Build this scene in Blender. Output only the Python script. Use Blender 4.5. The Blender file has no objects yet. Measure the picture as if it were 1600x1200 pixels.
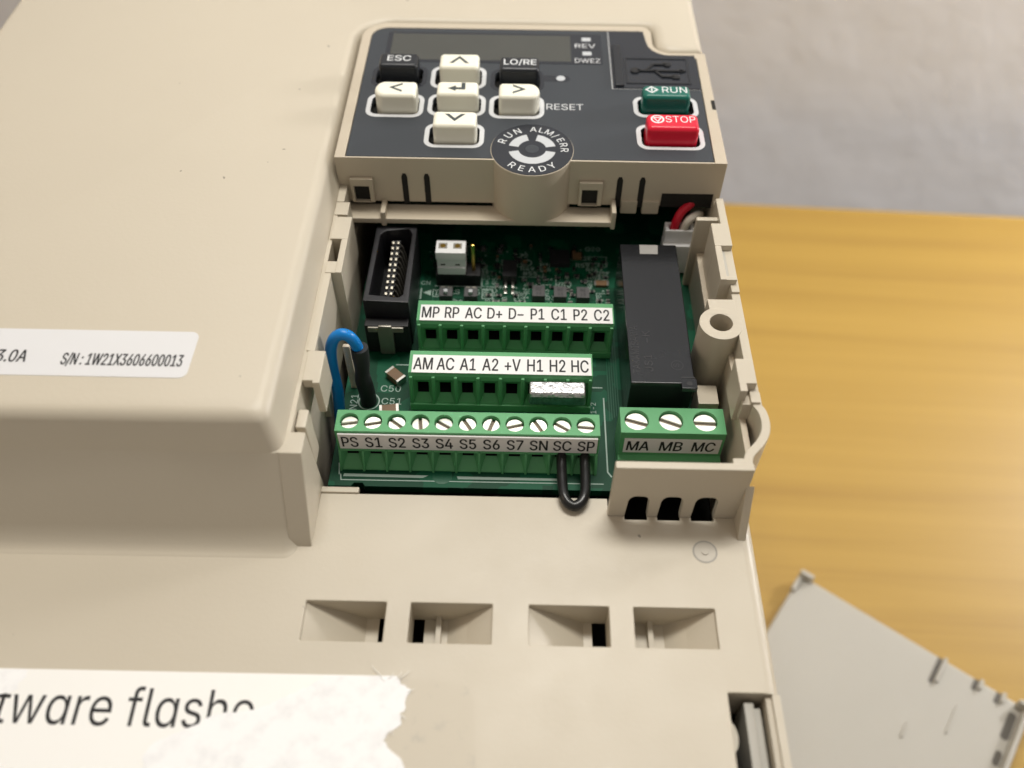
import bpy, bmesh, math, random
from mathutils import Vector, Matrix
from mathutils.geometry import tessellate_polygon, delaunay_2d_cdt
random.seed(7)
S = 0.001                                   # everything below is written in millimetres
C = bpy.context.scene.collection
scene = bpy.context.scene
PI = math.pi

# ------------------------------------------------------------------ camera, world, lamps
cd = bpy.data.cameras.new('camera'); cam = bpy.data.objects.new('camera', cd); C.objects.link(cam)
cd.sensor_width = 36.0; cd.lens = 31.256
cd.clip_start = 0.005; cd.clip_end = 20
right = Vector((0.9998, 0.0201, 0.0056)); down = Vector((0.0192, -0.7811, -0.6242)); fwd = Vector((-0.0082, 0.6241, -0.7813))
cam.matrix_world = Matrix(((right.x, -down.x, -fwd.x, 0), (right.y, -down.y, -fwd.y, 0), (right.z, -down.z, -fwd.z, 112*S), (0, 0, 0, 1)))
cd.dof.use_dof = True; cd.dof.focus_distance = 0.138; cd.dof.aperture_fstop = 14.0
scene.camera = cam
world = bpy.data.worlds.new('World'); scene.world = world; world.use_nodes = True
bg = world.node_tree.nodes['Background']; bg.inputs[0].default_value = (1.0, 0.91, 0.82, 1); bg.inputs[1].default_value = 0.34

def area_lamp(name, loc, target, sx, sy, power, col):
    l = bpy.data.lights.new(name, 'AREA'); l.shape = 'RECTANGLE'; l.size = sx; l.size_y = sy; l.energy = power; l.color = col
    o = bpy.data.objects.new(name, l); C.objects.link(o); o.location = loc
    o.rotation_euler = (Vector(target) - Vector(loc)).to_track_quat('-Z', 'Y').to_euler()
    return o
area_lamp('strip_lamp', (0.02, 0.20, 0.38), (0.0, 0.11, 0), 0.22, 0.07, 1.27, (1.0, 0.97, 0.90))
area_lamp('room_lamp', (-0.9, 0.05, 0.62), (0, 0.08, 0), 0.3, 0.3, 1.0, (1.0, 0.74, 0.48))
area_lamp('wall_fill', (0.38, 0.255, 0.11), (0.2, 0.306, -0.03), 0.08, 0.05, 1.1, (1.0, 0.97, 0.95))  # added fill, no known fixture; lifts the wall's upper right
scene.view_settings.view_transform = 'Standard'; scene.view_settings.look = 'None'
scene.view_settings.exposure = 0.0; scene.view_settings.gamma = 1.0
scene.cycles.max_bounces = 8; scene.cycles.use_denoising = True

# ------------------------------------------------------------------ materials
def new_mat(name):
    m = bpy.data.materials.new(name); m.use_nodes = True
    nt = m.node_tree; b = nt.nodes['Principled BSDF']
    return m, nt, b
def N(nt, t, **kw):
    n = nt.nodes.new(t)
    for k, v in kw.items():
        if k in n.inputs: n.inputs[k].default_value = v
        else: setattr(n, k, v)
    return n
def plastic(name, col, rough=0.45, grain=2500, bump=0.06, var=0.06, varscale=25, spec=0.4, speck=0.0, metal=0.0, dist=0.0001):
    rv = 0.07 if 'beige' in name else 0.0
    m, nt, b = new_mat(name); L = nt.links
    tc = N(nt, 'ShaderNodeTexCoord')
    n1 = N(nt, 'ShaderNodeTexNoise', Scale=varscale, Detail=4.0); L.new(tc.outputs['Object'], n1.inputs['Vector'])
    mix = N(nt, 'ShaderNodeMix', data_type='RGBA')
    d = tuple(c*(1-var) for c in col); u = tuple(min(1, c*(1+var)) for c in col)
    mix.inputs[6].default_value = (*d, 1); mix.inputs[7].default_value = (*u, 1)
    L.new(n1.outputs['Fac'], mix.inputs[0]); out = mix.outputs[2]
    if speck > 0:
        n3 = N(nt, 'ShaderNodeTexNoise', Scale=420.0, Detail=2.0); L.new(tc.outputs['Object'], n3.inputs['Vector'])
        r = N(nt, 'ShaderNodeValToRGB'); r.color_ramp.elements[0].position = 0.775; r.color_ramp.elements[1].position = 0.79
        L.new(n3.outputs['Fac'], r.inputs[0])
        mu = N(nt, 'ShaderNodeMath', operation='MULTIPLY'); mu.inputs[1].default_value = speck; L.new(r.outputs[0], mu.inputs[0])
        m2 = N(nt, 'ShaderNodeMix', data_type='RGBA'); m2.inputs[7].default_value = (0.05, 0.045, 0.035, 1)
        L.new(mu.outputs[0], m2.inputs[0]); L.new(out, m2.inputs[6]); out = m2.outputs[2]
    L.new(out, b.inputs['Base Color'])
    n4 = N(nt, 'ShaderNodeTexNoise', Scale=60.0, Detail=6.0, Roughness=0.7); L.new(tc.outputs['Object'], n4.inputs['Vector'])
    mr = N(nt, 'ShaderNodeMapRange'); mr.inputs[1].default_value = 0.3; mr.inputs[2].default_value = 0.7; mr.inputs[3].default_value = max(0.05, rough-rv); mr.inputs[4].default_value = rough+rv
    L.new(n4.outputs['Fac'], mr.inputs[0]); L.new(mr.outputs[0], b.inputs['Roughness'])
    b.inputs['Specular IOR Level'].default_value = spec; b.inputs['Metallic'].default_value = metal
    if bump > 0:
        n2 = N(nt, 'ShaderNodeTexNoise', Scale=float(grain), Detail=2.0); L.new(tc.outputs['Object'], n2.inputs['Vector'])
        bp = N(nt, 'ShaderNodeBump', Strength=bump); bp.inputs['Distance'].default_value = dist
        L.new(n2.outputs['Fac'], bp.inputs['Height']); L.new(bp.outputs[0], b.inputs['Normal'])
    return m
BEIGE = (0.545, 0.490, 0.393)
M = {}
M['beige'] = plastic('beige_plastic', BEIGE, 0.42, 1500, 0.22, 0.05, 14, 0.4, 0.0, dist=0.00007)
M['beige_speck'] = plastic('scuffed_beige_plastic', BEIGE, 0.42, 1500, 0.24, 0.05, 14, 0.4, 0.55, dist=0.00007)
M['beige2'] = plastic('beige_plastic_fine', (0.52, 0.455, 0.355), 0.42, 2500, 0.1, 0.04, 20)
M['ivory'] = plastic('ivory_key_plastic', (0.86, 0.84, 0.71), 0.35, 3000, 0.05, 0.02)
M['black'] = plastic('black_plastic', (0.008, 0.008, 0.009), 0.5, 2500, 0.1, 0.2)
M['satin_black'] = plastic('satin_black_plastic', (0.012, 0.014, 0.018), 0.30, 2500, 0.03, 0.1)
M['socket_black'] = plastic('worn_black_plastic', (0.014, 0.014, 0.017), 0.42, 900, 0.2, 0.5, 300)
M['dark'] = plastic('interior_shade', (0.012, 0.011, 0.009), 0.8, 500, 0.1, 0.3)  # near-black stands in for the shade inside gaps and holes
M['slate'] = plastic('slate_overlay_film', (0.044, 0.050, 0.058), 0.5, 4000, 0.05, 0.03, 25, 0.25)
M['slate_dark'] = plastic('dark_window_film', (0.018, 0.021, 0.028), 0.22, 4000, 0.02, 0.03)
M['lcd'] = plastic('lcd_glass', (0.060, 0.062, 0.055), 0.22, 4000, 0.0, 0.08, 120)
M['white'] = plastic('white_print', (0.72, 0.74, 0.75), 0.5, 3000, 0.0, 0.02)
M['ring'] = plastic('pale_grey_print', (0.58, 0.59, 0.60), 0.5, 3000, 0.0, 0.02)
M['ink'] = plastic('black_ink', (0.012, 0.012, 0.014), 0.5, 3000, 0.0, 0.1)
M['key_ink'] = plastic('grey_green_ink', (0.045, 0.058, 0.06), 0.5, 3000, 0.0, 0.1)
M['run'] = plastic('green_key_plastic', (0.002, 0.125, 0.092), 0.30, 3000, 0.04, 0.05)
M['stop'] = plastic('red_key_plastic', (0.72, 0.008, 0.035), 0.30, 3000, 0.04, 0.04)
M['term'] = plastic('green_terminal_plastic', (0.10, 0.35, 0.145), 0.42, 2500, 0.06, 0.07, 90)
M['tape'] = plastic('white_label_tape', (0.80, 0.80, 0.79), 0.35, 2500, 0.03, 0.02)
M['tape_grey'] = plastic('grey_label_tape', (0.80, 0.78, 0.77), 0.4, 2500, 0.03, 0.02)
M['silk'] = plastic('silkscreen_print', (0.33, 0.43, 0.38), 0.6, 2500, 0.0, 0.1)
M['relay'] = plastic('relay_plastic', (0.010, 0.011, 0.013), 0.18, 1400, 0.14, 0.35, 120, 0.34)
M['relay_ink'] = plastic('relay_lettering', (0.013, 0.013, 0.016), 0.5, 2500, 0.0, 0.1)
M['grey'] = plastic('grey_mark', (0.30, 0.29, 0.27), 0.5, 2500, 0.05, 0.15, 500)
M['blue'] = plastic('blue_wire_insulation', (0.002, 0.19, 0.56), 0.33, 1200, 0.05, 0.1)
M['sleeve'] = plastic('black_shrink_sleeve', (0.012, 0.013, 0.015), 0.55, 900, 0.3, 0.3)
M['wire_black'] = plastic('black_wire_insulation', (0.010, 0.010, 0.010), 0.28, 1200, 0.05, 0.2)
M['wire_red'] = plastic('red_wire_insulation', (0.55, 0.01, 0.03), 0.35, 1200, 0.05, 0.1)
M['wire_white'] = plastic('white_wire_insulation', (0.70, 0.66, 0.58), 0.4, 1200, 0.05, 0.1)
M['nylon'] = plastic('white_nylon', (0.78, 0.79, 0.80), 0.4, 1200, 0.05, 0.03)
M['nylon_grey'] = plastic('grey_white_nylon', (0.55, 0.55, 0.53), 0.45, 1200, 0.05, 0.03)
M['screw'] = plastic('nickel_screw', (0.95, 0.93, 0.85), 0.36, 900, 0.3, 0.05, 600, 0.6, 0, 0.45, 0.00015)
M['slot'] = plastic('shaded_dirty_slot', (0.16, 0.13, 0.10), 0.55, 900, 0.3, 0.3, 600, 0.5, 0, 0.8)  # darkened for grime and for the shade of the slot's depth
M['tin'] = plastic('hammered_tin', (0.55, 0.55, 0.55), 0.30, 1500, 0.6, 0.55, 1700, 0.5, 0, 1.0, 0.0003)
M['steel'] = plastic('dull_steel', (0.32, 0.30, 0.26), 0.45, 900, 0.1, 0.15, 300, 0.5, 0, 0.8)
M['tip'] = plastic('bright_contact_tip', (0.90, 0.84, 0.70), 0.4, 900, 0.0, 0.1, 300, 0.5, 0, 0.3)
M['gold'] = plastic('gold_pin', (0.85, 0.55, 0.14), 0.25, 900, 0.05, 0.1, 300, 0.5, 0, 1.0)
M['solder'] = plastic('solder', (0.60, 0.58, 0.53), 0.3, 900, 0.2, 0.1, 500, 0.5, 0, 1.0)
M['cap_brown'] = plastic('brown_ceramic', (0.17, 0.10, 0.05), 0.4, 900, 0.05, 0.15, 800)
M['paper'] = plastic('white_sticker_paper', (0.88, 0.87, 0.84), 0.4, 2500, 0.02, 0.015, 60)
M['silver_paper'] = plastic('silver_white_sticker', (0.68, 0.68, 0.69), 0.35, 2500, 0.02, 0.015, 60)
M['cover'] = plastic('pale_grey_plastic', (0.445, 0.425, 0.375), 0.45, 900, 0.05, 0.05, 30)
M['cover_dark'] = plastic('recess_grey', (0.33, 0.31, 0.27), 0.5, 900, 0.05, 0.05, 30)
M['slot_dark'] = plastic('slot_shade_grey', (0.12, 0.11, 0.095), 0.6, 900, 0.05, 0.1, 30)  # dark grey standing for the shade inside the cover's recesses
M['dimple'] = plastic('moulding_mark', (0.47, 0.43, 0.36), 0.35, 1500, 0.05, 0.05)
M['smd'] = plastic('chip_black', (0.02, 0.02, 0.022), 0.4, 2500, 0.05, 0.3, 400)
M['smd_grey'] = plastic('chip_grey', (0.085, 0.083, 0.085), 0.5, 2500, 0.1, 0.3, 400)
M['led'] = plastic('clear_led_window', (0.52, 0.54, 0.56), 0.3, 2500, 0.0, 0.05)

def torn_material():
    m, nt, b = new_mat('torn_paper_fibre'); L = nt.links
    tc = N(nt, 'ShaderNodeTexCoord')
    n = N(nt, 'ShaderNodeTexNoise', Scale=330.0, Detail=8.0, Roughness=0.65); L.new(tc.outputs['Object'], n.inputs['Vector'])
    r = N(nt, 'ShaderNodeValToRGB'); e = r.color_ramp.elements
    e[0].position = 0.25; e[0].color = (0.76, 0.76, 0.77, 1); e[1].position = 0.52; e[1].color = (0.90, 0.90, 0.90, 1)
    L.new(n.outputs['Fac'], r.inputs[0]); L.new(r.outputs[0], b.inputs['Base Color'])
    n2 = N(nt, 'ShaderNodeTexNoise', Scale=900.0, Detail=6.0); L.new(tc.outputs['Object'], n2.inputs['Vector'])
    bp = N(nt, 'ShaderNodeBump', Strength=0.3); bp.inputs['Distance'].default_value = 0.00012
    L.new(n2.outputs['Fac'], bp.inputs['Height']); L.new(bp.outputs[0], b.inputs['Normal'])
    b.inputs['Roughness'].default_value = 0.85
    return m
M['torn'] = torn_material()

def residue_material():
    m, nt, b = new_mat('adhesive_residue'); L = nt.links
    tc = N(nt, 'ShaderNodeTexCoord')
    n = N(nt, 'ShaderNodeTexNoise', Scale=260.0, Detail=7.0, Roughness=0.7); L.new(tc.outputs['Object'], n.inputs['Vector'])
    r = N(nt, 'ShaderNodeValToRGB'); e = r.color_ramp.elements
    e[0].position = 0.30; e[0].color = (0.43, 0.395, 0.33, 1); e[1].position = 0.46; e[1].color = (0.535, 0.48, 0.383, 1)
    L.new(n.outputs['Fac'], r.inputs[0]); L.new(r.outputs[0], b.inputs['Base Color'])
    b.inputs['Roughness'].default_value = 0.5
    return m
M['residue'] = residue_material()

def pcb_material():
    m, nt, b = new_mat('green_solder_mask'); L = nt.links
    tc = N(nt, 'ShaderNodeTexCoord')
    mp = N(nt, 'ShaderNodeMapping'); L.new(tc.outputs['Object'], mp.inputs['Vector']); mp.inputs['Scale'].default_value = (1, 1, 0)
    v = N(nt, 'ShaderNodeTexVoronoi', Scale=330.0, feature='F1', distance='CHEBYCHEV'); L.new(mp.outputs[0], v.inputs['Vector'])
    r = N(nt, 'ShaderNodeValToRGB'); r.color_ramp.interpolation = 'CONSTANT'; e = r.color_ramp.elements
    e[0].position = 0.0; e[0].color = (0.002, 0.048, 0.022, 1); e[1].position = 0.62; e[1].color = (0.003, 0.082, 0.038, 1)
    L.new(v.outputs['Color'], r.inputs[0]); L.new(r.outputs[0], b.inputs['Base Color'])
    b.inputs['Roughness'].default_value = 0.5; b.inputs['Specular IOR Level'].default_value = 0.2
    return m
M['pcb'] = pcb_material()

def wood_material():
    m, nt, b = new_mat('oak_table_top'); L = nt.links
    tc = N(nt, 'ShaderNodeTexCoord')
    mp = N(nt, 'ShaderNodeMapping'); L.new(tc.outputs['Object'], mp.inputs['Vector']); mp.inputs['Scale'].default_value = (1.6, 60, 1)
    n = N(nt, 'ShaderNodeTexNoise', Scale=2.0, Detail=8.0, Roughness=0.62, Distortion=0.3); L.new(mp.outputs[0], n.inputs['Vector'])
    r = N(nt, 'ShaderNodeValToRGB'); e = r.color_ramp.elements
    e[0].position = 0.22; e[0].color = (0.32, 0.180, 0.032, 1); e[1].position = 0.74; e[1].color = (0.46, 0.288, 0.056, 1)
    k = e.new(0.47); k.color = (0.405, 0.248, 0.045, 1)
    L.new(n.outputs['Fac'], r.inputs[0]); L.new(r.outputs[0], b.inputs['Base Color'])
    b.inputs['Roughness'].default_value = 0.42
    return m
M['wood'] = wood_material()
def wall_material():
    m, nt, b = new_mat('painted_plaster'); L = nt.links
    tc = N(nt, 'ShaderNodeTexCoord')
    n = N(nt, 'ShaderNodeTexNoise', Scale=40.0, Detail=4.0, Roughness=0.5); L.new(tc.outputs['Object'], n.inputs['Vector'])
    bp = N(nt, 'ShaderNodeBump', Strength=0.35); bp.inputs['Distance'].default_value = 0.0025
    L.new(n.outputs['Fac'], bp.inputs['Height']); L.new(bp.outputs[0], b.inputs['Normal'])
    b.inputs['Base Color'].default_value = (0.84, 0.87, 0.94, 1); b.inputs['Roughness'].default_value = 0.8
    return m
M['wall'] = wall_material()

# ------------------------------------------------------------------ mesh helpers (millimetres)
def box(bm, x0, x1, y0, y1, z0, z1, mi=0):
    v = [bm.verts.new(p) for p in ((x0,y0,z0),(x1,y0,z0),(x1,y1,z0),(x0,y1,z0),(x0,y0,z1),(x1,y0,z1),(x1,y1,z1),(x0,y1,z1))]
    for q in ((0,3,2,1),(4,5,6,7),(0,1,5,4),(1,2,6,5),(2,3,7,6),(3,0,4,7)):
        bm.faces.new([v[i] for i in q]).material_index = mi
def area2(p):
    return sum(p[i][0]*p[(i+1) % len(p)][1] - p[(i+1) % len(p)][0]*p[i][1] for i in range(len(p)))
AX = {'z': lambda a, b, c: (a, b, c), 'y': lambda a, b, c: (a, c, b), 'x': lambda a, b, c: (c, a, b)}
def prism(bm, outer, lo, hi, holes=(), axis='z', mi=0, cap_lo=True, cap_hi=True):
    f = AX[axis]
    outer = list(outer) if area2(outer) > 0 else list(outer)[::-1]
    holes = [list(h) if area2(h) < 0 else list(h)[::-1] for h in holes]
    loops = [outer] + holes
    tris = tessellate_polygon([[Vector((p[0], p[1], 0)) for p in l] for l in loops])
    flat = [p for l in loops for p in l]
    V0 = [bm.verts.new(f(p[0], p[1], lo)) for p in flat]; V1 = [bm.verts.new(f(p[0], p[1], hi)) for p in flat]
    if len(holes) == 0:
        if cap_hi: bm.faces.new(V1).material_index = mi
        if cap_lo: bm.faces.new(V0[::-1]).material_index = mi
    else:
        for t in tris:
            if cap_hi:
                try: bm.faces.new([V1[i] for i in t]).material_index = mi
                except ValueError: pass
            if cap_lo:
                try: bm.faces.new([V0[i] for i in t[::-1]]).material_index = mi
                except ValueError: pass
    k = 0
    for l in loops:
        n = len(l)
        for i in range(n):
            a, b = k+i, k+(i+1) % n
            bm.faces.new((V0[a], V0[b], V1[b], V1[a])).material_index = mi
        k += n
def sheet(bm, outer, z, holes=(), axis='z', mi=0):
    f = AX[axis]; loops = [list(outer)] + [list(h) for h in holes]
    tris = tessellate_polygon([[Vector((p[0], p[1], 0)) for p in l] for l in loops])
    V = [bm.verts.new(f(p[0], p[1], z)) for l in loops for p in l]
    for t in tris:
        try: bm.faces.new([V[i] for i in t]).material_index = mi
        except ValueError: pass
def circle(cx, cy, r, n=28, a0=0, a1=2*PI, ry=None):
    full = abs(a1-a0-2*PI) < 1e-6
    m = n if full else n+1
    return [(cx + r*math.cos(a0+(a1-a0)*i/n), cy + (ry or r)*math.sin(a0+(a1-a0)*i/n)) for i in range(m)]
def rrect(x0, x1, y0, y1, r, n=5):
    p = []
    for cx, cy, a in ((x1-r, y0+r, -PI/2), (x1-r, y1-r, 0), (x0+r, y1-r, PI/2), (x0+r, y0+r, PI)):
        p += [(cx + r*math.cos(a+PI/2*i/n), cy + r*math.sin(a+PI/2*i/n)) for i in range(n+1)]
    return p
def grid_plate(bm, xs, ys, hole, z0, z1, mi=0):
    V = {}
    def v(i, j, z):
        if (i, j, z) not in V: V[(i, j, z)] = bm.verts.new((xs[i], ys[j], z1 if z else z0))
        return V[(i, j, z)]
    nx, ny = len(xs)-1, len(ys)-1
    solid = lambda i, j: 0 <= i < nx and 0 <= j < ny and not hole(i, j)
    for i in range(nx):
        for j in range(ny):
            if not solid(i, j): continue
            bm.faces.new((v(i,j,1), v(i+1,j,1), v(i+1,j+1,1), v(i,j+1,1))).material_index = mi
            bm.faces.new((v(i,j,0), v(i,j+1,0), v(i+1,j+1,0), v(i+1,j,0))).material_index = mi
            if not solid(i-1, j): bm.faces.new((v(i,j,0), v(i,j,1), v(i,j+1,1), v(i,j+1,0)))
            if not solid(i+1, j): bm.faces.new((v(i+1,j,0), v(i+1,j+1,0), v(i+1,j+1,1), v(i+1,j,1)))
            if not solid(i, j-1): bm.faces.new((v(i,j,0), v(i+1,j,0), v(i+1,j,1), v(i,j,1)))
            if not solid(i, j+1): bm.faces.new((v(i,j+1,0), v(i,j+1,1), v(i+1,j+1,1), v(i+1,j+1,0)))
def tube(bm, pts, r, seg=10, mi=0, smooth=4, caps=True):
    P = [Vector(p) for p in pts]
    if smooth > 1 and len(P) > 2:                      # Catmull-Rom through the points
        Q = []
        for i in range(len(P)-1):
            p0, p1, p2, p3 = P[max(i-1, 0)], P[i], P[i+1], P[min(i+2, len(P)-1)]
            for k in range(smooth):
                t = k/smooth
                Q.append(0.5*((2*p1) + (p2-p0)*t + (2*p0-5*p1+4*p2-p3)*t*t + (3*p1-p0-3*p2+p3)*t**3))
        Q.append(P[-1]); P = Q
    R = r if callable(r) else (lambda t: r)
    t0 = (P[1]-P[0]).normalized(); n = t0.orthogonal().normalized(); rings = []
    for i, p in enumerate(P):
        t = (P[min(i+1, len(P)-1)] - P[max(i-1, 0)]).normalized()
        n = (n - t*n.dot(t)).normalized(); b = t.cross(n)
        rr = R(i/(len(P)-1))
        rings.append([bm.verts.new(p + (n*math.cos(2*PI*k/seg) + b*math.sin(2*PI*k/seg))*rr) for k in range(seg)])
    for a, b in zip(rings, rings[1:]):
        for k in range(seg):
            f = bm.faces.new((a[k], a[(k+1) % seg], b[(k+1) % seg], b[k])); f.material_index = mi
    if caps:
        bm.faces.new(rings[0][::-1]).material_index = mi; bm.faces.new(rings[-1]).material_index = mi
def strip(path, t, left=True):
    """closed outline of a 2D path given thickness t to its left"""
    P = [Vector(p) for p in path]; off = []
    for i, p in enumerate(P):
        a = (P[i]-P[i-1]).normalized() if i > 0 else (P[1]-P[0]).normalized()
        b = (P[i+1]-P[i]).normalized() if i < len(P)-1 else a
        m = (a+b).normalized(); n = Vector((-m.y, m.x)); c = max(0.4, m.dot(a))
        off.append(p + n*(t/c))
    return [tuple(p) for p in P] + [tuple(p) for p in off[::-1]]
def root_loc(o):
    l = Vector((0, 0, 0))
    while o is not None: l += o.location; o = o.parent
    return l
def add_obj(name, me, parent=None):
    o = bpy.data.objects.new(name, me); C.objects.link(o)
    if parent is not None: o.parent = parent
    return o
def obj(name, bm, mats, parent=None, bevel=0.0, segs=2, ang=35, loc=None, smooth=True, weld=False, soft=False):
    """bm holds scene millimetres; the object sits in its parent's frame (or at loc, mm)"""
    if weld: bmesh.ops.remove_doubles(bm, verts=bm.verts, dist=1e-3)
    bmesh.ops.recalc_face_normals(bm, faces=bm.faces) if weld else None
    if bevel > 0:
        bm.normal_update()
        ed = [e for e in bm.edges if len(e.link_faces) == 2 and e.calc_face_angle(0) > math.radians(ang)]
        bmesh.ops.bevel(bm, geom=ed, offset=bevel, offset_type='OFFSET', segments=segs, profile=0.5, affect='EDGES', clamp_overlap=True)
    base = root_loc(parent)/S if parent is not None else Vector((0, 0, 0))
    if loc is not None: base = Vector(loc)
    for v in bm.verts: v.co = (v.co - base)*S
    me = bpy.data.meshes.new(name); bm.to_mesh(me); bm.free()
    for m in (mats if isinstance(mats, (list, tuple)) else [mats]): me.materials.append(M[m])
    if smooth:
        for p in me.polygons: p.use_smooth = True
        me.set_sharp_from_angle(angle=math.radians(32))
    o = add_obj(name, me, parent)
    if (bevel > 0 or soft) and smooth:
        wn = o.modifiers.new('weighted_normal', 'WEIGHTED_NORMAL'); wn.keep_sharp = True; wn.weight = 90
    if loc is not None: o.location = base*S - (root_loc(parent) if parent is not None else Vector((0, 0, 0)))
    return o
def thing(name, label, cat, loc, group=None):
    o = bpy.data.objects.new(name, None); C.objects.link(o); o.location = Vector(loc)*S; o.empty_display_size = 0.01
    o['label'] = label; o['category'] = cat
    if group: o['group'] = group
    return o
def tag(o, label, cat, group=None):
    o['label'] = label; o['category'] = cat
    if group: o['group'] = group
    return o
BM = bmesh.new

import os
try:
    FONT = bpy.data.fonts.load(os.path.join(bpy.utils.system_resource('DATAFILES'), 'fonts', 'Inter.woff2'))   # ships with Blender
except Exception:
    FONT = None
_glyphs = {}
def glyphs(s, bold=0.0):
    key = (s, bold)
    if key not in _glyphs:
        cu = bpy.data.curves.new('lettering', 'FONT'); cu.body = s; cu.size = 1.0; cu.resolution_u = 4; cu.offset = 0; cu.fill_mode = 'NONE'
        if FONT is not None: cu.font = FONT
        o = bpy.data.objects.new('lettering', cu); C.objects.link(o)
        dg = bpy.context.evaluated_depsgraph_get()
        me = bpy.data.meshes.new_from_object(o.evaluated_get(dg))
        nb = {}
        for e in me.edges:
            a, b = e.vertices; nb.setdefault(a, []).append(b); nb.setdefault(b, []).append(a)
        loops, seen = [], set()
        for st in nb:
            if st in seen: continue
            lp, cur, prev = [st], st, None; seen.add(st)
            while True:
                nx = [q for q in nb[cur] if q != prev and q not in seen]
                if not nx: break
                prev, cur = cur, nx[0]; seen.add(cur); lp.append(cur)
            p = [tuple(me.vertices[i].co)[:2] for i in lp]
            q = [p[i] for i in range(len(p)) if (p[i][0]-p[i-1][0])**2 + (p[i][1]-p[i-1][1])**2 > 1e-9]
            if len(q) > 2: loops.append(q)
        def winding(pt):                                             # the outlines overlap themselves: fill wherever the winding is not zero
            w = 0
            for l in loops:
                for i in range(len(l)):
                    (x1, y1), (x2, y2) = l[i-1], l[i]
                    if (y1 > pt[1]) != (y2 > pt[1]) and pt[0] < (x2-x1)*(pt[1]-y1)/(y2-y1)+x1: w += 1 if y2 > y1 else -1
            return w
        gv, gf = [], []
        if loops:
            pts, eds = [], []
            for l in loops:
                k0 = len(pts); pts += [Vector(q) for q in l]; eds += [(k0+i, k0+(i+1) % len(l)) for i in range(len(l))]
            cv_, ce_, cf_ = delaunay_2d_cdt(pts, eds, [], 0, 1e-6)[:3]
            gv = [(q.x, q.y, 0.0) for q in cv_]
            for t in cf_:
                m = sum((cv_[i] for i in t), Vector((0, 0)))/len(t)
                if winding(m) != 0: gf.append(tuple(t))
        _glyphs[key] = (gv, gf)
        bpy.data.objects.remove(o); bpy.data.curves.remove(cu); bpy.data.meshes.remove(me)
    return _glyphs[key]
CAP = max(p[1] for p in glyphs('H')[0])        # cap height of the font at size 1
def text(bm, s, org, u, v, cap, width=None, align='c', shear=0.0, bold=0.0, mi=0, cond=1.0):
    """flat lettering on the plane (u, v) through org; org is the middle (or left/right) of the baseline"""
    vs, fs = glyphs(s, bold)
    if not vs: return
    x0, x1 = min(p[0] for p in vs), max(p[0] for p in vs)
    ky = cap/CAP; kx = width/(x1-x0) if width else ky*cond
    u, v, org = Vector(u).normalized(), Vector(v).normalized(), Vector(org)
    sh = {'c': (x0+x1)/2, 'l': x0, 'r': x1}[align]
    nrm = u.cross(v)
    for k, (du, dv) in enumerate([(0, 0)] if not bold else [(-1, 0), (1, 0), (0, 1), (0, -1)]):    # heavier strokes: shifted copies, one a hair above the other
        V = []
        for p in vs:
            a, b = (p[0]-sh)*kx + du*bold, p[1]*ky + dv*bold*0.6
            V.append(bm.verts.new(org + u*(a + b*shear) + v*b + nrm*(0.003*k)))
        for f in fs:
            try: bm.faces.new([V[i] for i in f]).material_index = mi
            except ValueError: pass
UX, UY, UZ = (1, 0, 0), (0, 1, 0), (0, 0, 1)

# ------------------------------------------------------------------ the room: table and wall
def quad_box(name, x0, x1, y0, y1, z0, z1, mat, rot):
    bm = BM(); box(bm, x0, x1, y0, y1, z0, z1); o = obj(name, bm, mat, None, 0)
    o.rotation_euler = (0, 0, rot); return o
ROT = math.radians(-2.6)
tb = quad_box('table_top', -500, 900, -400, 258.6, -130, -100, 'wood', ROT)
tag(tb, 'yellow oak table top with straight grain under the beige drive', 'table')
wl = quad_box('wall', -900, 1500, 306, 336, -300, 900, 'wall', ROT); wl['kind'] = 'structure'

# ------------------------------------------------------------------ the drive housing
drive = thing('motor_drive', 'beige plastic motor drive with its terminal bay open, lying on the wooden table', 'motor drive', (-34, 90, -100))
XL, XR, YF, YB = -102.8, 34.0, -38.0, 215.0
bm = BM(); box(bm, XL, XR, YF, YB, -99.9, -16)
obj('chassis', bm, 'beige2', drive, 0.8)
bm = BM(); grid_plate(bm, [XL, XL+1.5, XR-1.2, XR], [YF, YF+1.5, YB-1.5, YB], lambda i, j: i == 1 and j == 1, -16.0, -2.6)
obj('side_skirt', bm, 'beige2', drive)
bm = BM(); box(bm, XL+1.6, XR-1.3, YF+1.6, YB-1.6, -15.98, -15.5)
obj('inner_floor', bm, 'dark', drive)  # dark sheet added so the open gaps read as deep shade

# raised front cover: outline offset ring by ring (front face drafted, foot flared)
out = []          # (point, type of the edge that STARTS here)
def arc(cx, cy, r, a0, a1, n, t):
    for i in range(n): 
        a = a0 + (a1-a0)*i/n
        out.append(((cx+r*math.cos(a), cy+r*math.sin(a)), t))
out.append(((XL, 67.0-0.3), 'F'))
arc(-34.2, 68.9, 1.9, -PI/2+0.02, 0, 5, 'Rc')
out.append(((-32.3, 68.9), 'R'))
arc(-25.8, 157.7, 6.5, PI, PI/2, 8, 'Ro')
out.append(((-25.8, 164.2), 'O'))
arc(22.9, 162.3, 1.9, PI/2, 0, 5, 'O')
arc(28.0, 158.2, 3.2, PI, 3*PI/2, 6, 'O')
out.append(((28.0, 155.0), 'O'))
out.append(((33.9, 155.0), 'O')); out.append(((33.9, YB), 'O')); out.append(((XL, YB), 'O'))
levels = []
for k in range(6):
    a = PI/2*k/5; levels.append((20-2.0*(1-math.cos(PI/2-a)) if False else 18+2.0*math.cos(a), {t: -2.0*(1-math.sin(a)) for t in ('F', 'R', 'Rc', 'O')}))
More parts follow.
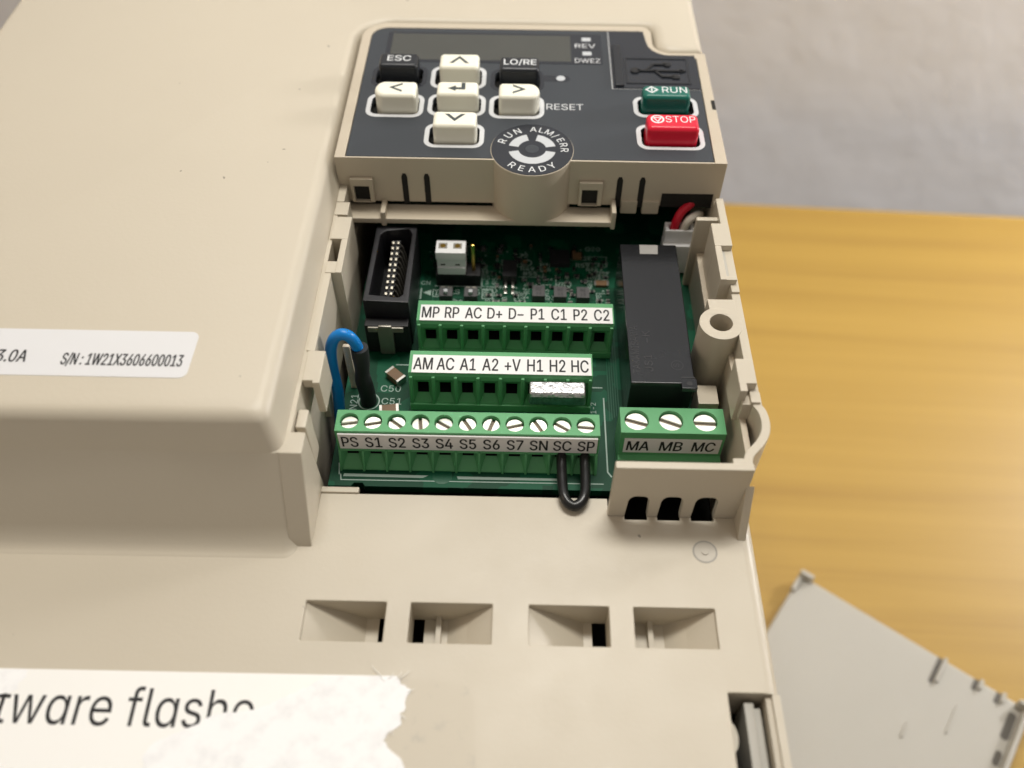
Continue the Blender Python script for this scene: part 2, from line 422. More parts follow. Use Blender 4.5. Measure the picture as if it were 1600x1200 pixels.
levels += [(14.0, dict(F=1.2, R=1.0, Rc=1.1, O=0.0)), (13.99, dict(F=1.2, R=1.6, Rc=2.2, O=0.0)),
           (3.0, dict(F=6.0, R=1.6, Rc=3.0, O=0.0)), (1.6, dict(F=6.8, R=1.6, Rc=3.1, O=0.0)), (0.7, dict(F=7.7, R=1.6, Rc=3.2, O=0.0)),
           (0.25, dict(F=8.3, R=1.6, O=0.0)), (0.07, dict(F=8.9, R=1.6, O=0.0)), (-0.03, dict(F=9.6, R=1.6, O=0.0)), (-0.4, dict(F=10.2, R=1.6, O=0.0)), (-15.4, dict(F=10.2, R=1.6, Rc=3.4, O=0.0))]
def ring_at(off):
    n = len(out); res = []
    def line(i):
        a, b = Vector(out[i][0]), Vector(out[(i+1) % n][0]); d = (b-a).normalized(); nn = Vector((d.y, -d.x))
        o = off.get(out[i][1], 0.0)
        if out[i][1] == 'Rc': o = off['R']*nn.x - off['F']*nn.y     # the corner arc moves with its corner
        if out[i][1] == 'Ro': o = off['O'] + (off['R']-off['O'])*nn.x
        return a+nn*o, d
    for i in range(n):
        p, d = line(i-1); q, e = line(i)
        den = d.x*e.y - d.y*e.x
        if abs(den) < 0.03:
            res.append((p + d*((q-p).dot(d)) + q)/2 if abs(off.get(out[i-1][1],0)-off.get(out[i][1],0)) > 1e-6 else q); continue
        t = ((q.x-p.x)*e.y - (q.y-p.y)*e.x)/den
        res.append(p + d*t)
    return res
bm = BM(); rings = []
for z, off in levels:
    rings.append([bm.verts.new((p.x, p.y, z)) for p in ring_at(off)])
for t in tessellate_polygon([[v.co.copy() for v in rings[0]]]): bm.faces.new([rings[0][i] for i in t])
for a, b in zip(rings, rings[1:]):
    for k in range(len(a)): bm.faces.new((b[k], b[(k+1) % len(a)], a[(k+1) % len(a)], a[k]))
bmesh.ops.recalc_face_normals(bm, faces=bm.faces)
obj('front_cover', bm, 'beige_speck', drive)
# the ledge corner in front of the open bay
bm = BM(); prism(bm, [(65.83, 14.03), (60.95, 3.0), (60.1, 1.4), (59.4, -0.4), (70.4, -3), (69.3, 14.03)], -31.9, -28.7, axis='x'); obj('ledge_corner', bm, 'beige', drive, 0.22)
bm = BM(); box(bm, -30.6, -29.1, 70.6, 73.8, 4, 13.2); obj('ledge_stop', bm, 'beige', drive, 0.3)

# lower cover plate with air slots
vx = [-28.15, -17.3, -14.0, -3.05, 1.9, 12.6, 15.9, 26.8]
bm = BM()
xs = [XL] + vx[:7] + [26.8, 27.1, 32.0]; ys = [YF, 18, 40.2, 45.9, 51.5, 64.9]
def hole(i, j):
    if j == 3 and 1 <= i <= 7 and i % 2 == 1: return True
    return j == 1 and xs[i] == 27.1
grid_plate(bm, xs, ys, hole, -0.8, 0.0); bm.normal_update()
ed = [e for e in bm.edges if len(e.link_faces) == 2 and e.calc_face_angle(0) > 0.6 and min(v.co.x for v in e.verts) < 31.9 and min(v.co.y for v in e.verts) < 64.8]
bmesh.ops.bevel(bm, geom=ed, offset=0.18, offset_type='OFFSET', segments=2, profile=0.5, affect='EDGES', clamp_overlap=True)
prof = [(32.0, -0.8), (32.0, 0.0)] + [(32.0+1.8*math.sin(PI/2*k/7), -1.8+1.8*math.cos(PI/2*k/7)) for k in range(1, 8)] + [(33.8, -16), (33.0, -16), (33.0, -1.5)]
for y0, y1 in ((YF, 18), (40.2, 70.5)):
    V = [[bm.verts.new((p[0], y, p[1])) for p in prof] for y in (y0, y1)]
    for k in range(len(prof)-1): bm.faces.new((V[0][k], V[0][k+1], V[1][k+1], V[1][k]))
    bm.faces.new(V[0][::-1]); bm.faces.new(V[1])
box(bm, 32.75, 33.75, 18, 40.2, -16, -0.35)
box(bm, -60, 13.15, 64.9, 68.3, -0.8, 0.0); box(bm, 31.0, 32.0, 65.45, 70.5, -0.8, 0.0)
for a, b in ((13.15, 15.5), (18.8, 20.2), (23.5, 25.05), (28.35, 32.0)): box(bm, a, b, 64.9, 65.45, -0.8, 0.0)
bmesh.ops.recalc_face_normals(bm, faces=bm.faces)
obj('lower_cover', bm, 'beige_speck', drive, soft=True)
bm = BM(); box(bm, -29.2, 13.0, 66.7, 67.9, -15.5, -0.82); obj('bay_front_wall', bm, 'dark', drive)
bm = BM(); box(bm, -28.9, -23.2, 68.34, 69.3, -0.7, 0.35); obj('edge_tab', bm, 'beige', drive, 0.15)
for k in range(4):
    x0, x1 = vx[2*k], vx[2*k+1]; fl = k % 2 == 1
    y0, y1, zt, zb = 45.9, 51.5, -0.6, -5.6
    X = (lambda t: x1-t) if fl else (lambda t: x0+t)
    w = x1-x0; gap = 1.5 if k in (0, 1) else 1.9
    if k == 3: gap = 0.7
    bm = BM(); P = lambda t, y, z: bm.verts.new((X(t), y, z))
    def q(*pts): bm.faces.new([P(*p) for p in pts])
    if not fl:
        s = 7.6
        q((0, y0, zt), (s, y0, zb), (s, y1, zb), (0, y1, zt)); q((s, y0, zb), (w-gap, y0, zb), (w-gap, y1, zb), (s, y1, zb))
    else:
        s = 3.4; s2 = 6.2
        q((0, y0, zt), (s, y0, -3.6), (s, y1, -3.6), (0, y1, zt)); q((s, y0, -3.6), (s2, y0, zb), (s2, y1, zb), (s, y1, -3.6))
        q((s2, y0, zb), (w-gap, y0, zb), (w-gap, y1, zb), (s2, y1, zb))
    q((0, y1, zt), (w, y1, zt), (w, y1, zb), (0, y1, zb)); q((0, y0, zt), (0, y0, zb), (w, y0, zb), (w, y0, zt))
    q((w, y0, zt), (w, y0, zb), (w, y1, zb), (w, y1, zt))
    bmesh.ops.remove_doubles(bm, verts=bm.verts, dist=0.001)
    obj('air_slot', bm, 'beige', drive, smooth=False)
    if fl:
        bm = BM(); a, b = sorted((X(w-gap-2.4), X(w-gap-1.7))); box(bm, a, b, y0+0.02, y1-0.02, zb-0.1, zb+1.2); obj('slot_rib', bm, 'beige', drive)
# moulding dimple
bm = BM(); sheet(bm, circle(26.5, 60.0, 1.75, 32), 0.03, [circle(26.5, 60.0, 1.5, 32)], mi=1)
sheet(bm, circle(26.5, 60.0, 1.5, 32), 0.012)
prism(bm, circle(26.5, 60.0, 0.5, 16), 0.0, 0.16)
obj('moulding_dimple', bm, ['dimple', 'cover_dark'], drive)
# inside the side window
bm = BM(); box(bm, 29.3, 30.6, 17, 39.6, -14, -1.6); box(bm, 30.65, 31.6, 17, 39.2, -14, -2.4)
obj('window_bracket', bm, 'cover', drive, 0.2)
bm = BM(); prism(bm, circle(27.3, 35.5, 1.0, 16, ry=2.0), -6, -2.5); obj('window_post', bm, 'beige', drive)
bm = BM(); box(bm, 26.6, 33.0, 40.25, 40.8, -8, -0.9); box(bm, 32.0, 32.74, 18, 40.1, -9, -0.9); obj('window_rim', bm, 'beige', drive)

# right side wall, curved front, guard
bm = BM()
box(bm, 32.7, 34.0, 98, 108, -2.6, 13.3); box(bm, 32.7, 34.0, 108, 119.5, -2.6, 14.0); box(bm, 32.7, 34.0, 119.5, 154.8, -2.6, 12.4); box(bm, 32.7, 34.05, 76.7, 98, -2.6, 12.9)
obj('side_wall', bm, 'beige', drive, 0.15)
pth = [(34.0, 77.2), (34.75, 75.6), (34.95, 73.6), (34.6, 71.7), (33.7, 70.0), (32.7, 68.8), (31.9, 67.9), (31.6, 67.0), (31.6, 65.6)]
def smooth_path(P, n=5):
    P = [Vector(p) for p in P]; Q = []
    for i in range(len(P)-1):
        p0, p1, p2, p3 = P[max(i-1, 0)], P[i], P[i+1], P[min(i+2, len(P)-1)]
        Q += [0.5*((2*p1) + (p2-p0)*t + (2*p0-5*p1+4*p2-p3)*t*t + (3*p1-p0-3*p2+p3)*t**3) for t in [k/n for k in range(n)]]
    return Q + [P[-1]]
bm = BM(); prism(bm, strip(smooth_path(pth[::-1]), 1.25), -16, 12.46); obj('curved_wall', bm, 'beige', drive, 0.2)
bm = BM(); box(bm, 28.9, 31.6, 66.55, 67.6, 9.5, 12.42); obj('guard_lug', bm, 'beige', drive, 0.25)
gp = [(13.1, -0.6)]
for cx, wt, wb in ((17.15, 2.7, 3.2), (21.85, 2.8, 3.2), (26.7, 2.9, 3.2)):
    gp += [(cx-wb/2, -0.6), (cx-wt/2-0.1, 4.0), (cx-wt/2+0.1, 4.7), (cx-wt/2+0.45, 5.15), (cx-wt/2+0.9, 5.3), (cx+wt/2-0.9, 5.3), (cx+wt/2-0.45, 5.15), (cx+wt/2-0.1, 4.7), (cx+wt/2+0.1, 4.0), (cx+wb/2, -0.6)]
gp += [(31.9, -0.6), (31.7, 12.5), (13.1, 12.5)]
bm = BM(); prism(bm, gp, 65.5, 66.7, axis='y')
bmesh.ops.recalc_face_normals(bm, faces=bm.faces); bm.normal_update()
ed = [e for e in bm.edges if len(e.link_faces) == 2 and e.calc_face_angle(0) > 1.0]
bmesh.ops.bevel(bm, geom=ed, offset=0.2, offset_type='OFFSET', segments=2, profile=0.5, affect='EDGES', clamp_overlap=True)
obj('terminal_guard', bm, 'beige', drive, soft=True)
bm = BM(); prism(bm, [(65.58, 8.6), (65.58, -0.5), (61.6, -0.5), (62.2, 0.6)], 31.3, 32.5, axis='x'); obj('guard_gusset', bm, 'beige', drive, 0.15)

# latch blocks, right and (mirrored) left; MX mirrors about x = 1.45
def latch(mirror):
    m = (lambda x: 2.9-x) if mirror else (lambda x: x)
    def b(bm, x0, x1, *r):
        a, c = sorted((m(x0), m(x1))); box(bm, a, c, *r)
    zb = -3 if mirror else 5.5
    bm = BM(); prism(bm, [(m(31.0), 107.3), (m(33.9), 107.3), (m(33.9), 112.7), (m(31.0), 112.7)], 6, 14.4); 
    obj('latch_block', bm, 'beige', drive, 0.18)
    bm = BM(); b(bm, 31.0, 32.05, 99.6, 107.35, zb, 14.38); obj('latch_wall', bm, 'beige', drive, 0.15)
    bm = BM(); b(bm, 31.02, 33.6, 99.62, 100.5 if not mirror else 102.2, zb, 14.3); obj('latch_front', bm, 'beige', drive, 0.12)
    if not mirror:
        bm = BM(); b(bm, 32.0, 32.75, 100.4, 107.4, 8, 13.28); obj('latch_floor', bm, 'cover', drive)
    # hooked block nearer the viewer
    bm = BM(); b(bm, 31.0, 33.6, 78.0 if mirror else 79.0, 83.6, 12.6, 14.3); obj('hook_top', bm, 'beige', drive, 0.2)
    bm = BM(); b(bm, 31.02, 32.1, 77.6, 83.55, 7.4, 14.28); obj('hook_blade', bm, 'beige', drive, 0.15)
latch(False); latch(True)
bm = BM(); box(bm, 31.6, 34.4, 76.8, 79.2, 8.5, 12.2); obj('wall_step', bm, 'beige', drive, 0.15)
bm = BM(); box(bm, -31.0, -29.7, 83.6, 99.7, -2, 14.2); obj('latch_wall', bm, 'beige', drive, 0.15)
bm = BM(); box(bm, -31.2, -29.0, 113.4, 116.6, 4, 14.2); box(bm, -31.3, -30.0, 116.65, 121, 4, 14.25); obj('ledge_step', bm, 'beige', drive, 0.12)
bm = BM(); box(bm, 29.1, 33.2, 114.7, 115.7, -4, 13.2); obj('divider_rib', bm, 'beige', drive, 0.3)
bm = BM(); box(bm, 30.2, 32.8, 99.8, 114.6, -15, 6.0); box(bm, 31.8, 32.75, 70, 99.8, -15, 9.0); obj('inner_liner', bm, 'beige2', drive, 0.2)
bm = BM(); box(bm, -31, -29.4, 100, 121, -15, 5); obj('inner_liner', bm, 'beige2', drive, 0.2)
# screw boss with its web
bm = BM()
prism(bm, circle(30.3, 91.6, 3.25, 40), -3, 13.0, [circle(30.35, 91.75, 1.75, 32)])
bmesh.ops.recalc_face_normals(bm, faces=bm.faces)
obj('screw_boss', bm, 'beige', drive, 0.22)
bm = BM(); prism(bm, circle(30.35, 91.75, 1.74, 32), -2, 7.0); obj('boss_floor', bm, 'dark', drive)
bm = BM(); prism(bm, [(28.9, 94.6), (33.0, 93.0), (33.0, 96.7), (28.8, 96.7)], 2, 12.97); obj('boss_web', bm, 'beige', drive, 0.15)
bm = BM(); box(bm, -27.5, -26.3, 89.6, 90.4, -3, 8.2); obj('inner_rib', bm, 'beige2', drive, 0.3)

# serial number sticker on the raised cover
bm = BM(); prism(bm, rrect(-99, -44.3, 73.4, 81.6, 1.1), 20.0, 20.06)
sn = obj('serial_label', bm, 'silver_paper', drive)
bm = BM()
text(bm, 'S/N : 1W21X3606600013', (-53.6, 75.35, 20.075), UX, UY, 2.0, 16.3, 'c', 0.0, 0.05)
text(bm, '23.0A', (-66.6, 75.65, 20.075), UX, UY, 2.1, 5.3, 'r', 0.0, 0.05)
obj('lettering', bm, 'ink', sn)

# torn sticker on the lower cover
random.seed(3)
edge = [(-14.9, 41.4)]
pts = [(-14.2, 40.4), (-13.0, 39.6), (-13.6, 38.6), (-13.5, 37.2), (-14.1, 36.6), (-13.9, 35.4), (-15.2, 34.3), (-15.9, 33.4), (-14.6, 32.2), (-13.4, 31.2), (-12.8, 29.8), (-12.3, 28), (-12.0, 24)]
for a, b in zip([edge[0]]+pts, pts):
    for k in range(1, 6):
        t = k/5; edge.append((a[0]+(b[0]-a[0])*t + random.uniform(-.16, .16), a[1]+(b[1]-a[1])*t + random.uniform(-.1, .1)))
torn_edge = edge
bm = BM()
pol = [(-100, 22), (-12, 22)] + torn_edge[::-1] + [(-100, 41.2)]
prism(bm, pol, 0.0, 0.05)
ts = obj('torn_sticker', bm, 'paper', drive, smooth=False)
bm = BM(); text(bm, 'softw\u0251re fl\u0251she', (-32.1, 34.35, 0.062), (1, -0.004, 0), UY, 4.75, 40.3, 'r', -0.04); obj('lettering', bm, 'ink', ts)
# torn, fibrous layer lies where the printed face was ripped off
inner = [(-24.0, 41.25), (-25.6, 40.0), (-27.6, 39.0), (-29.6, 38.0), (-30.4, 37.5), (-31.8, 36.9), (-33.8, 36.5), (-35.4, 36.3), (-37.4, 35.9), (-38.9, 34.9), (-41.5, 33.5), (-43.6, 32.5), (-44.5, 31), (-44, 29), (-45, 24), (-45, 22)]
inn = []
for a, b in zip(inner, inner[1:]):
    for k in range(4):
        t = k/4; inn.append((a[0]+(b[0]-a[0])*t + random.uniform(-.14, .14), a[1]+(b[1]-a[1])*t + random.uniform(-.1, .1)))
inn.append(inner[-1])
pol = inn + [(-12.1, 22)] + [(x+0.03, y-0.01) for x, y in torn_edge[::-1]]
bm = BM(); prism(bm, pol, 0.055, 0.10); tp = obj('torn_layer', bm, 'torn', ts, smooth=False)
pol2 = [(-68, 41.2), (-62.2, 41.2), (-62.0, 40.2), (-62.7, 39.4), (-62.5, 38.7), (-63.4, 38.2), (-64.4, 38.0), (-65.2, 37.7), (-66.3, 37.9), (-68, 37.6)]
bm = BM(); prism(bm, pol2, 0.055, 0.09); obj('torn_layer', bm, 'torn', ts, smooth=False)
bm = BM()
for a, b in (((-16.4, 40.7), (-18.3, 42.6)), ((-14.6, 40.9), (-13.3, 42.0)), ((-14.9, 41.0), (-14.3, 41.9)), ((-13.4, 39.3), (-12.5, 39.7)), ((-14.0, 36.5), (-13.2, 35.9)), ((-15.4, 34.4), (-14.5, 34.0)), ((-15.9, 41.0), (-15.3, 41.7))):
    tube(bm, [(a[0], a[1], 0.1), ((a[0]+b[0])/2+.1, (a[1]+b[1])/2, 0.3), (b[0], b[1], 0.25)], lambda t: 0.06-0.035*t, 6)
for i in range(150):
    p = random.choice(torn_edge); a = random.uniform(-1.3, 1.5); l = random.uniform(.1, .45)
    tube(bm, [(p[0]-.2, p[1], 0.08), (p[0]+l*math.cos(a)*.6, p[1]+l*math.sin(a)*.6, random.uniform(.05, .12))], 0.016, 4, smooth=1)
fb = obj('torn_fibres', bm, 'paper', ts); fb['kind'] = 'stuff'
pol = [(-18, 22), (-4.0, 22), (-4.3, 30), (-4.6, 34), (-4.9, 38), (-5.6, 40.2), (-8, 40.8), (-11, 41.0), (-14.5, 41.0), (-18, 40)]
bm = BM(); sheet(bm, pol, 0.006); obj('adhesive_residue', bm, 'residue', drive)

# ------------------------------------------------------------------ keypad
kp = thing('keypad', 'slate grey operator keypad with ivory, green and red keys set in the beige cover', 'keypad', (1.2, 142, 10))
def kp_outline(d, rl=5.0):
    """keypad plan pulled in by d"""
    p = [(-31.5+d, 121+d), (33.8-d, 121+d), (33.8-d, 154.2-d)]
    p += [(27.4+(3.2+d)*math.cos(a), 157.4+(3.2+d)*math.sin(a)) for a in [-PI/2-PI/2*k/6 for k in range(7)]]
    p += [(24.2-d, 161.4), (24.2-d-0.6, 162.9-d*.6), (22.6-d, 163.5-d)]
    r = rl-d
    p += [(-31.5+d+r+r*math.cos(a), 163.5-d-r+r*math.sin(a)) for a in [PI/2+PI/2*k/8 for k in range(9)]]
    return p
rim = 1.75
bm = BM()
O, I = kp_outline(0), kp_outline(rim)
I[0] = (-29.75, 121.35); I[1] = (31.75, 121.35)
prism(bm, O, 10.9, 20.0, [I]); bmesh.ops.recalc_face_normals(bm, faces=bm.faces); bm.normal_update()
ed = [e for e in bm.edges if len(e.link_faces) == 2 and e.calc_face_angle(0) > 0.7 and max(v.co.z for v in e.verts) > 19 and min(v.co.z for v in e.verts) > 10]
bmesh.ops.bevel(bm, geom=[e for e in ed], offset=0.3, offset_type='OFFSET', segments=2, profile=0.5, affect='EDGES', clamp_overlap=True)
obj('keypad_case', bm, 'beige2', kp, soft=True)
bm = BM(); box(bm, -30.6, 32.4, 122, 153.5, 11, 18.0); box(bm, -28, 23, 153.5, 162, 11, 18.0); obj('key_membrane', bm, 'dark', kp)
# keys: (name, legend, x0, x1, front y, back y of the key foot, colour)
keys = [('ESC', -26.3, -19.3, 142.9, 147.2, 'satin_black'), ('^', -15.4, -8.3, 142.7, 147.2, 'ivory'), ('LO/RE', -4.6, 2.5, 142.2, 146.6, 'satin_black'),
        ('<', -26.1, -18.8, 133.8, 138.2, 'ivory'), ('enter', -15.3, -8.1, 134.4, 138.4, 'ivory'), ('>', -4.5, 2.6, 133.9, 138.2, 'ivory'),
        ('v', -15.3, -8.0, 125.4, 129.6, 'ivory'), ('RUN', 20.5, 28.8, 134.9, 138.6, 'run'), ('STOP', 20.6, 29.3, 125.8, 130.2, 'stop')]
ov_holes = []; rings_ = []
ring_x = [(-28.0, -17.9), (-17.2, -7.1), (-6.3, 3.5), (-27.9, -17.8), (-17.1, -6.9), (-6.25, 3.45), (-17.0, -6.8), (19.2, 30.6), (19.2, 30.7)]
for (nm, x0, x1, y0, y1, c), (ra, rb) in zip(keys, ring_x):
    h = rrect(ra+0.8, rb-0.8, y0-0.45, y1+0.6, 1.2)
    ov_holes.append(h); rings_.append((nm, rrect(ra, rb, y0-1.25, y1+1.3, 1.9), h))
ovl = kp_outline(rim+0.12); ovl[0] = (-29.6, 121.5); ovl[1] = (31.6, 121.5)
bm = BM(); prism(bm, ovl, 18.6, 19.93, ov_holes); bmesh.ops.recalc_face_normals(bm, faces=bm.faces)
ov = obj('overlay_panel', bm, 'slate', kp, smooth=False)
bmw, bmk = BM(), BM()
for nm, o_, h in rings_:
    if nm in ('ESC', 'LO/RE'): sheet(bmk, o_, 19.945, [h])
    else: sheet(bmw, o_, 19.945 + (0.004 if nm in ('enter', 'STOP') else 0), [h])
sheet(bmk, rrect(3.0, 8.2, 144.2, 146.2, 0.98), 19.943)
obj('key_outline', bmw, 'ring', ov); obj('key_outline', bmk, 'slate_dark', ov)
bm = BM(); text(bm, 'RESET', (7.1, 135.5, 19.946), UX, UY, 1.75, 6.5)
obj('lettering', bm, 'ring', ov)
for nm, x0, x1, y0, y1, c in keys:
    bm = BM()
    if nm in '<>' :
        xa, xb = (x0, x1)
        r = 2.1; cy = (y0+y1)/2
        pl = rrect(x0, x1, y0, y1, 0.7, 3)
        # the outer end of the left and right keys is rounded
        n = 8; hw = (y1-y0)/2
        if nm == '<':
            pl = [(x1, y0), (x1, y1)] + [(x0+1.7+1.7*math.cos(a), cy+hw*math.sin(a)) for a in [PI/2+PI*k/n for k in range(n+1)]]
        else:
            pl = [(x0, y1), (x0, y0)] + [(x1-1.7+1.7*math.cos(a), cy+hw*math.sin(a)) for a in [-PI/2+PI*k/n for k in range(n+1)]]
    else:
        pl = [(x0, y0), (x1, y0), (x1, y1), (x0, y1)]
    zt = 23.3 if c in ('run', 'stop') else 23.5
    prism(bm, pl, 17.9, zt)
    k = obj('key', bm, c, kp, 0.85 if c in ('run', 'stop') else 0.72, 5, 50)
    cx, cy = (x0+x1)/2, (y0+y1)/2 + 0.1; z = zt+0.02
    bm = BM()
    if nm == '^': 
        for s in (-1, 1): prism(bm, [(cx, cy+1.2), (cx, cy+0.4), (cx+s*1.1, cy-1.1), (cx+s*1.8, cy-1.1)], zt, z)
    elif nm == 'v':
        for s in (-1, 1): prism(bm, [(cx, cy-1.05), (cx, cy-0.2), (cx+s*1.0, cy+1.0), (cx+s*1.75, cy+1.0)], zt, z)
    elif nm in '<>':
        s = -1 if nm == '<' else 1
        for t in (-1, 1): prism(bm, [(cx+s*1.15, cy), (cx+s*0.3, cy), (cx-s*1.15, cy+t*0.8), (cx-s*1.15, cy+t*1.35)], zt, z)
    elif nm == 'enter':
        prism(bm, [(cx+0.65, cy+1.25), (cx+1.35, cy+1.25), (cx+1.35, cy-0.75), (cx-0.4, cy-0.75), (cx-0.4, cy-0.1), (cx+0.65, cy-0.1)], zt, z)
        prism(bm, [(cx-1.7, cy-0.4), (cx-0.3, cy+0.45), (cx-0.3, cy-1.2)], zt, z)
    elif nm in ('ESC', 'LO/RE'):
        text(bm, nm, (cx+0.1, cy-0.75, z), UX, UY, 1.7, 4.2 if nm == 'ESC' else 5.8, bold=0.02)
    elif nm == 'RUN':
        text(bm, 'RUN', (cx+1.35, cy-0.75, z), UX, UY, 1.75, 4.3)
        d = cx-2.6; dia = lambda r, yy: [(d-r*1.15, yy), (d, yy-r), (d+r*1.15, yy), (d, yy+r)]
        prism(bm, dia(1.05, cy+.1), zt, z, [dia(0.68, cy+.1)]); prism(bm, [(d-.12, cy-.4), (d+.12, cy-.4), (d+.12, cy+.6), (d-.12, cy+.6)], zt, z)
    elif nm == 'STOP':
        text(bm, 'STOP', (cx+1.25, cy-0.6, z), UX, UY, 1.75, 5.0)
        d = cx-2.6; prism(bm, circle(d, cy+.25, 1.15, 24), zt, z, [circle(d, cy+.25, 0.85, 24)])
        tri = lambda r: [(d-r, cy+.25+r*.6), (d, cy+.25-r), (d+r, cy+.25+r*.6)]
        prism(bm, tri(0.85), zt, z, [tri(0.48)])
    obj('legend', bm, 'key_ink' if c == 'ivory' else 'white', k, smooth=False)
# display window
bm = BM(); prism(bm, rrect(-26.4, 14.4, 150.0, 160.3, 0.5), 19.94, 19.99); dw = obj('display_window', bm, 'slate_dark', kp)
bm = BM(); prism(bm, [(-25.5, 150.7), (8.5, 150.7), (8.5, 159.6), (-25.5, 159.6)], 19.99, 20.01); obj('lcd_screen', bm, 'lcd', dw)
bm = BM(); text(bm, 'REV', (11.3, 155.5, 20.0), UX, UY, 1.4, 3.9); text(bm, 'DWEZ', (11.6, 150.45, 20.0), UX, UY, 1.4, 4.7); obj('lettering', bm, 'ring', dw)
for y in (158.4, 153.5):
    bm = BM(); prism(bm, rrect(10.7, 12.4, y-0.6, y+0.6, 0.15), 19.99, 20.05); obj('status_led', bm, 'led', dw)
bm = BM(); prism(bm, circle(6.5, 145.2, 0.82, 24), 19.945, 20.0); obj('status_led', bm, 'led', kp)
# USB flap
uo = [(15.9, 142.2), (31.7, 142.2), (31.7, 153.2), (27.2, 153.2)] + [(27.4+4.4*math.cos(a), 157.5+4.4*math.sin(a)) for a in [-PI/2-PI/2*k/5 for k in range(6)]] + [(22.6, 161.4), (15.9, 161.4)]
bm = BM(); prism(bm, uo, 19.94, 20.15); uf = obj('usb_flap', bm, 'slate_dark', kp, 0.12)
bm = BM(); prism(bm, strip([(15.75, 161.4), (15.75, 142.1), (31.7, 142.1)], 0.28), 19.94, 19.97); obj('flap_outline', bm, 'ring', ov)
bm = BM(); prism(bm, rrect(18.4, 30.2, 143.6, 152.0, 0.3), 20.14, 20.26, [rrect(18.75, 29.85, 143.95, 151.65, 0.2)]); obj('flap_frame', bm, 'satin_black', uf)
bm = BM()
z0, z1 = 20.15, 20.4; yy = 147.7
prism(bm, strip([(20.6, yy-.22), (29.0, yy-.22)], 0.44), z0, z1); prism(bm, circle(20.2, yy, 0.85, 16), z0, z1); prism(bm, [(29.6, yy), (28.4, yy-.6), (28.4, yy+.6)], z0, z1)
prism(bm, strip([(22.4, yy), (23.8, yy+1.9), (26.0, yy+1.9)], 0.42), z0, z1); prism(bm, circle(26.3, yy+2.1, 0.7, 12), z0, z1)
prism(bm, strip([(23.6, yy), (25.0, yy-2.1), (27.2, yy-2.1)], 0.42), z0, z1); box(bm, 26.9, 28.2, yy-2.5, yy-1.3, z0, z1)
obj('usb_symbol', bm, 'black', uf)
bm = BM(); box(bm, 16.3, 18.0, 142.6, 156, 20.1, 20.55); obj('flap_hinge', bm, 'satin_black', uf, 0.3)
# status disc
bm = BM(); prism(bm, circle(1.4, 124.0, 7.05, 64), 9.5, 20.0); obj('status_boss', bm, 'beige2', kp, 0.2, 2, 50)
bm = BM(); prism(bm, circle(1.4, 124.0, 6.9, 64), 19.9, 20.06); sd = obj('status_disc', bm, 'slate_dark', kp)
for a0, a1 in ((12, 76), (104, 168), (192, 348)):
    a0, a1 = math.radians(a0), math.radians(a1); n = 18
    pl = circle(1.4, 124.0, 4.0, n, a0, a1) + circle(1.4, 124.0, 2.35, n, a0, a1)[::-1]
    bm = BM(); prism(bm, pl, 20.06, 20.09); obj('light_segment', bm, 'led', sd)
bm = BM(); prism(bm, circle(1.4, 124.0, 1.15, 20), 20.06, 20.09); obj('disc_centre', bm, 'slate', sd)
bm = BM()
def arc_text(s, a_mid, step, r, inward, cap=1.55):
    for i, ch in enumerate(s):
        a = math.radians(a_mid + (i-(len(s)-1)/2)*step)
        rad = Vector((math.cos(a), math.sin(a), 0)); u = Vector((-math.sin(a), math.cos(a), 0))
        if inward: u, v = -u, rad
        else: u, v = u, -rad
        base = Vector((1.4, 124.0, 20.08)) + rad*r
        text(bm, ch, base - v*(cap/2), u, v, cap)
arc_text('RUN', 138, -20, 5.45, True, 1.4); arc_text('ALM/ERR', 43, -15.0, 5.45, True, 1.3); arc_text('READY', 270, 18.5, 5.45, False, 1.4)
obj('lettering', bm, 'white', sd)
# keypad front face details; dark patches stand for shade in the openings
for x0, x1 in ((-29.4, -25.5), (9.5, 13.5)):
    bm = BM(); prism(bm, [(x0, 11.2), (x1, 11.2), (x1, 16.1), (x0, 16.1)], 120.2, 120.98, [[(x0+.55, 11.3), (x1-.75, 11.3), (x1-.75, 14.6), (x0+.55, 14.6)]], axis='y')
    bmesh.ops.recalc_face_normals(bm, faces=bm.faces); lf = obj('latch_frame', bm, 'beige2', kp, 0.12)
    bm = BM(); box(bm, x0+.5, x1-.7, 120.9, 120.985, 11.25, 14.65); obj('latch_hole', bm, 'dark', lf)
for x in (-20.15, -16.35, 16.4, 20.2):
    bm = BM(); prism(bm, [(x-.5, 10.5), (x+.5, 10.5), (x+.5, 16.2), (x+.25, 16.9), (x-.25, 16.9), (x-.5, 16.2)], 120.95, 120.99, axis='y'); obj('front_slot', bm, 'dark', kp)
bm = BM(); box(bm, -30.2, 15.6, 117.4, 121.4, 8.9, 10.0); obj('front_lip', bm, 'beige2', kp, 0.2)
bm = BM(); box(bm, -24.4, -23.5, 117.35, 120.98, 8.4, 11.4); obj('lip_rib', bm, 'beige2', kp, 0.2)
bm = BM(); box(bm, 15.2, 16.0, 117.35, 120.98, 8.4, 12.2); obj('lip_rib', bm, 'beige2', kp, 0.2)
bm = BM(); box(bm, 17.0, 19.8, 120.6, 121.6, 9.3, 12.0); box(bm, 20.7, 23.6, 120.6, 121.6, 9.3, 12.0); obj('front_tab', bm, 'beige2', kp, 0.15)
bm = BM(); box(bm, 23.8, 32.6, 120.93, 120.985, 10.7, 13.6); obj('cable_opening', bm, 'dark', kp)
bm = BM(); box(bm, 33.1, 33.75, 136.2, 139.0, 19.4, 20.03); obj('rim_notch', bm, 'dark', kp)

